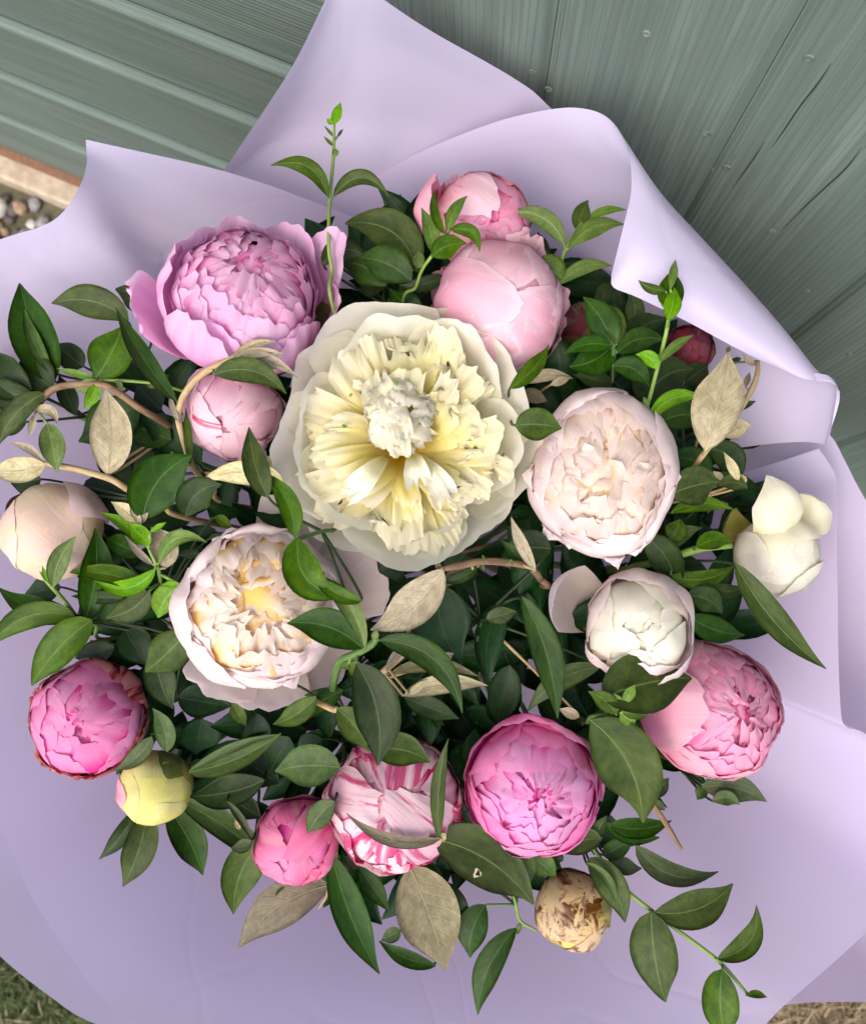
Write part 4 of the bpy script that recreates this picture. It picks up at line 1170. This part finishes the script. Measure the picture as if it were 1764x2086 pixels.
# 8 half open blush
f = Flower('half open blush white peony with one hollow petal held apart to its side', 1298, 1280, 114, .462, (.04, .02), .0, .9, seed=8)
f.free([(.1, -.95), (.85, -.7), (1.06, .0), (.86, .66)], [.25, .6, .7, .58], [.6, .75, .8, .75], PM['blush_out'], .25, .18, .03, 3, .03, 2, 16, 15)
f.free([(.1, -.95), (.85, -.7), (1.06, .0), (.80, .72)], [.25, .62, .72, .6], [.6, .75, .8, .75], PM['blush_out'], 1.35, .16, .05, 4, .05, 2.5, 16, 15)
f.free([(.1, -.95), (.85, -.7), (1.08, .0), (.90, .74)], [.25, .62, .74, .6], [.6, .75, .85, .8], PM['blush_out'], -1.0, .16, .05, 4, .04, 2.5, 16, 15)
f.free([(.1, -.95), (.85, -.7), (1.00, .0), (.86, .60)], [.25, .6, .7, .5], [.6, .75, .85, .8], PM['blush_out'], -2.2, .22, .06, 4, .04, 2.5, 16, 15)
f.free([(.3, -.95), (1.05, -.85), (1.62, -.30), (1.72, .25), (1.52, .60)], [.3, .62, .82, .76, .46], [.55, .65, .72, .70, .6], PM['blush_out'], 2.72, .28, .03, 3, .03, 2, 18, 18)
rosette(f, PM['blush_out'], PM['white'], 118, 170, 5, (3, 4), (.80, .55), (.95, .82), (.05, .08), (.04, .07), (.03, .07), 1, .3, 8, 8, .45, .2)
f.sepals(5, 65)

# 9 lower left blush bloom
f = Flower('blush peony with buttery ruffled centre and two drooping outer petals', 535, 1232, 160, .455, (-.02, .0), .0, .7, seed=9)
for p, l, u in ((2.5, 1.05, .20), (3.25, 1.10, .38), (3.95, 1.08, .30), (4.6, 1.0, .10), (5.4, .98, .20), (.1, .95, .25), (.9, .98, .3), (1.7, 1.0, .15)):
    f.free([(.08, -.9), (.72 * l, -.65), (1.02 * l, -.08), (.96 * l, .28), (.80 * l, u + .10)], [.2, .52, .64, .62, .50], [.7, .85, .92, .88, .8], PM['blush_out'], p, .18, .06, 3.5, .06, 2.5, 16, 15)
for p, l in ((-2.05, 1.34), (-1.45, 1.38), (-.85, 1.44), (.25, 1.58), (.75, 1.62), (1.25, 1.50)):
    f.free([(.1, -1.0), (.75, -.85), (1.1 * l / 1.2, -.50), (l, -.25)], [.2, .42, .52, .44], [1.0, 1.1, 1.2, 1.2], PM['blush_out'], p, .16, .05, 3, .07, 2.5, 14, 14)
rosette(f, PM['blush_out'], PM['butter'], 112, 162, 8, (5, 9), (.60, .32), (.97, .82), (.06, .20), (.05, .17), (.02, .10), .80, .30, 9, 36, .85, .20)
f.sepals(5, 60)

# 10 pink ball, right
f = Flower('large soft pink peony leaning right with a tight ruffled rosette facing the film', 1442, 1443, 140, .478, (.46, .02), .0, seed=10)
cover(f, PM['pink'], (3.1, 2.2, 4.1), 1.0, 128, .6)
rosette(f, PM['pink'], PM['pink_in'], 96, 172, 9, (5, 9), (.72, .24), (.99, .86), (.06, .16), (.03, .07), (.015, .05), 1, .35, 7, 14, .4, .11)
f.sepals(5, 55)

# 11 vivid pink
f = Flower('vivid pink peony opening in neat layers around a small tight eye', 1085, 1600, 136, .472, (.10, .22), .6, seed=11)
for p, l, u in ((.35, 1.05, .25), (1.15, 1.0, .60), (1.75, 1.04, .66), (2.5, 1.02, .4), (3.4, 1.03, .2), (4.3, 1.0, .1), (5.4, 1.03, .15)):
    f.free([(.08, -.92), (.72 * l, -.68), (1.0 * l, -.05), (.95 * l, u)], [.2, .5, .6, .5], [.7, .85, .92, .85], PM['hot'], p - .6, .18, .06, 4, .05, 2.5, 14, 14)
rosette(f, PM['hot'], PM['hot_in'], 106, 173, 9, (5, 8), (.66, .24), (.96, .80), (.05, .14), (.03, .06), (.02, .06), 1, .4, 6, 12, .3, .10)
f.sepals(5, 60)

# 12 streaked
f = Flower('round pink and white peony streaked with raspberry at the front of the bouquet', 808, 1630, 130, .478, (.02, .10), .5, seed=12)
ball(f, PM['streak'], PM['streak'], PM['pale'], (5, 5, 6, 5), (100, 120, 138, 154), (1.0, .975, .95, .925), (.70, .60, .50, .46), (.10, .12, .12, .12), .03, False, ruf=.05); cover(f, PM['streak'], (-1.2, .9, 2.6, 4.0), .985, 168, .50, .10, .05, .03); closed(f, PM['streak'], .90, 5, .5, 168, .1, .04)
f.sepals(5, 55, SEPAL_RED)

# 13 hot pink bud
f = Flower('small hot pink bud with green base beside the streaked bloom', 605, 1713, 86, .497, (.02, .25), .2, seed=13)
ball(f, PM['budred'], PM['budred'], PM['hot'], (4, 4, 4, 3), (100, 128, 146, 164), (1.0, .97, .94, .92), (.72, .66, .56, .5), (.08, .08, .08, .08), .03, False, ruf=.03); cover(f, PM['budred'], (.6, 2.8, -1.6), .98, 170, .5, .08, .04, .03); closed(f, PM['hot'], .89, 4, .5)
f.sepals(5, 84, SEPAL_RED)

# 14 yellow-green bud
f = Flower('small tight yellow green bud with olive sepals', 315, 1605, 73, .507, (-.05, .15), .0, seed=14)
f.shell(4, 1.0, 160, .85, PM['budyel'], .0, .01, .01, 20, .1, .1, .01, 3, .2)
f.shell(3, .985, 212, .9, PM['budyel'], .0, .01, .01, 20, .5, .1, .005, 1, .2)
f.shell(3, 1.025, 112, .6, SEPAL_YEL, .0, .03, .01, 5, .25, .2, .004, 12, .3, name='sepal')
f.shell(8, 1.03, 146, .55, SEPAL, .0, .05, .01, 5, .22, .05, .004, 4, .3, name='sepal', only=(1,))
f.shell(8, 1.035, 140, .5, PM['pink'], .0, .04, .01, 5, .1, .05, .004, 4, .3, name='sepal', only=(4,))
for a, L, w_, m in ((-105, .050, .022, 'M'), (-62, .052, .022, 'G'), (-38, .088, .018, 'O'), (20, .020, .008, 'O'), (-125, .040, .012, 'G')): f.bract(a, L, w_, m, .1, -.2)

# 15 pink ball, left
f = Flower('rose pink ball peony with dark red outer stripes on the left film', 185, 1465, 112, .495, (-.24, .12), .4, seed=15)
f.shell(6, 1.01, 112, .42, PM['ballred'], .02, .14, .04, 20, .15, jf=6)
rosette(f, PM['ballred'], PM['hot'], 98, 172, 7, (5, 5), (.74, .36), (1.0, .88), (.10, .10), (.02, .03), (.012, .03), 1, .2, 6, 8, .25, .10)
f.sepals(4, 60, SEPAL_RED)

# 16 cream pink bud, left
f = Flower('plump cream bud flushed pink with one loosened petal at the left', 108, 1083, 100, .490, (-.08, .08), .0, seed=16)
f.shell(3, .985, 212, .95, PM['budcream'], .0, .01, .01, 20, .1, .1, .005, 1, .15)
f.shell(3, 1.0, 150, .8, PM['budcream'], .0, .03, .01, 20, .5, .1, .004, 5, .2)
f.free([(.1, -1.03), (.92, -.62), (1.08, .15), (.60, .98)], [.25, .6, .66, .36], [.8, .9, .95, .8], PM['blush_out'], .75, .3, .03, 3, .03, 2, 16, 16, tp=1.8)
f.sepals(4, 66, SEPAL_RED)

# 17 browned bud
f = Flower('small browned yellow bud hanging over the lower film', 1165, 1857, 76, .507, (.0, .12), .0, seed=17)
f.shell(3, .985, 212, .95, PM['budbrown'], .0, .01, .01, 20, .1, .1, .005, 1, .15)
f.shell(3, 1.0, 140, .8, PM['budbrown'], .0, .05, .015, 20, .5, .1, .004, 6, .2)
f.shell(1, 1.05, 128, .62, SEPAL_YEL, .03, .06, .04, 5, .02, .0, .004, 2, .3, name='sepal')
f.shell(1, 1.04, 104, .95, SEPAL_RED, .02, .06, .02, 5, .25, .0, .004, 2, .3, name='sepal')
f.sepals(3, 60)

# 18-20 small buds
f = Flower('dark crimson bud tucked under the rolled film edge', 1404, 712, 52, .520, (.0, -.05), .3, seed=18)
ball(f, PM['dark'], PM['dark'], PM['dark'], (4, 4, 4, 4), (105, 130, 148, 164), (1.0, .97, .94, .92), (.72, .66, .56, .5), (.08, .08, .08, .08), .03, False); closed(f, PM['dark'], .88, 4, .5)
f.sepals(4, 70, SEPAL_RED)
f = Flower('small green and maroon bud in shade behind the pale ball bloom', 1180, 668, 48, .535, (.1, -.1), .3, seed=19)
f.shell(4, 1.0, 178, .9, PM['dark'], .0, .02, .01, 20, .1); f.shell(4, 1.03, 160, .75, SEPAL_RED, .02, .03, .02, 5, .4, name='sepal')
f = Flower('half hidden pink bud with green sepals at the left under dark leaves', -8, 800, 58, .530, (-.2, .1), .3, seed=20)
ball(f, PM['pink'], PM['pink'], PM['pink_in'], (4, 4, 4, 4), (105, 130, 148, 164), (1.0, .97, .94, .92), (.72, .66, .56, .5), (.08, .08, .08, .08), .03, False); closed(f, PM['pink'], .88, 4, .5)
f.sepals(5, 110)

# ------------------------------------------------------------------ rain drops and the nibbled hole, laid on whatever surface is there
bpy.context.view_layer.update()
dg = bpy.context.evaluated_depsgraph_get()
def drop_material():
    m, t, bs, out = new_mat('water')
    bs.inputs['Base Color'].default_value = (1, 1, 1, 1); bs.inputs['Roughness'].default_value = .02
    bs.inputs['Transmission Weight'].default_value = 1; bs.inputs['IOR'].default_value = 1.33; return m
WATER = drop_material()
def blob(name, x, y, r, mat, flat=.55, rag=.06, ring=1.0):
    d = ray(x, y).normalized(); hit, loc, nrm, idx, ob, _ = S.ray_cast(dg, CAM, d)
    if not hit or ob.parent is None: return
    if nrm.dot(d) > 0: nrm = -nrm
    a = nrm.orthogonal().normalized(); b = nrm.cross(a); vs = []; fs = []; n = 10
    for i in range(5):
        th = PI / 2 * i / 4
        for j in range(n):
            g = 2 * PI * j / n; q = 1 + rag * math.sin(3 * g + x)
            vs.append(loc + (a * math.cos(g) + b * math.sin(g)) * r * q * math.cos(th) * .999 + nrm * (r * flat * math.sin(th) - .00005))
    for i in range(4):
        for j in range(n): fs.append((i * n + j, i * n + (j + 1) % n, (i + 1) * n + (j + 1) % n, (i + 1) * n + j))
    return mesh(name, vs, fs, mat, ob.parent)
for (R, x, y, r) in ((11, 1268, 382, .0011), (11, 1215, 422, .0009), (11, 1070, 420, .0012), (11, 1075, 475, .0013), (11, 1435, 675, .0010), (11, 1090, 330, .0008), (11, 1180, 590, .0008), (11, 990, 520, .001),
                  (9, 205, 950, .001), (9, 230, 960, .0008), (9, 150, 905, .0009), (9, 800, 1385, .0011), (9, 600, 455, .0007), (9, 640, 480, .0006), (9, 870, 1360, .0006), (8, 620, 690, .0005), (8, 710, 680, .0005), (8, 940, 640, .0006), (8, 1020, 600, .0006), (8, 890, 880, .0006), (5, 790, 1060, .0008), (5, 850, 1110, .0007), (5, 900, 1070, .0006)):
    X, Y = px(R, x, y); blob('water_drop', X, Y, r, WATER)
X, Y = px(11, 1070, 885)
blob('nibbled_rim', X, Y, .0028, plain('dry_leaf_edge', (.42, .36, .22), (.55, .48, .32), .8), .05, .25)
blob('nibbled_hole', X + 1, Y, .0017, plain('hole_dark', (.015, .012, .008), (.03, .022, .015), .9), .16, .3)
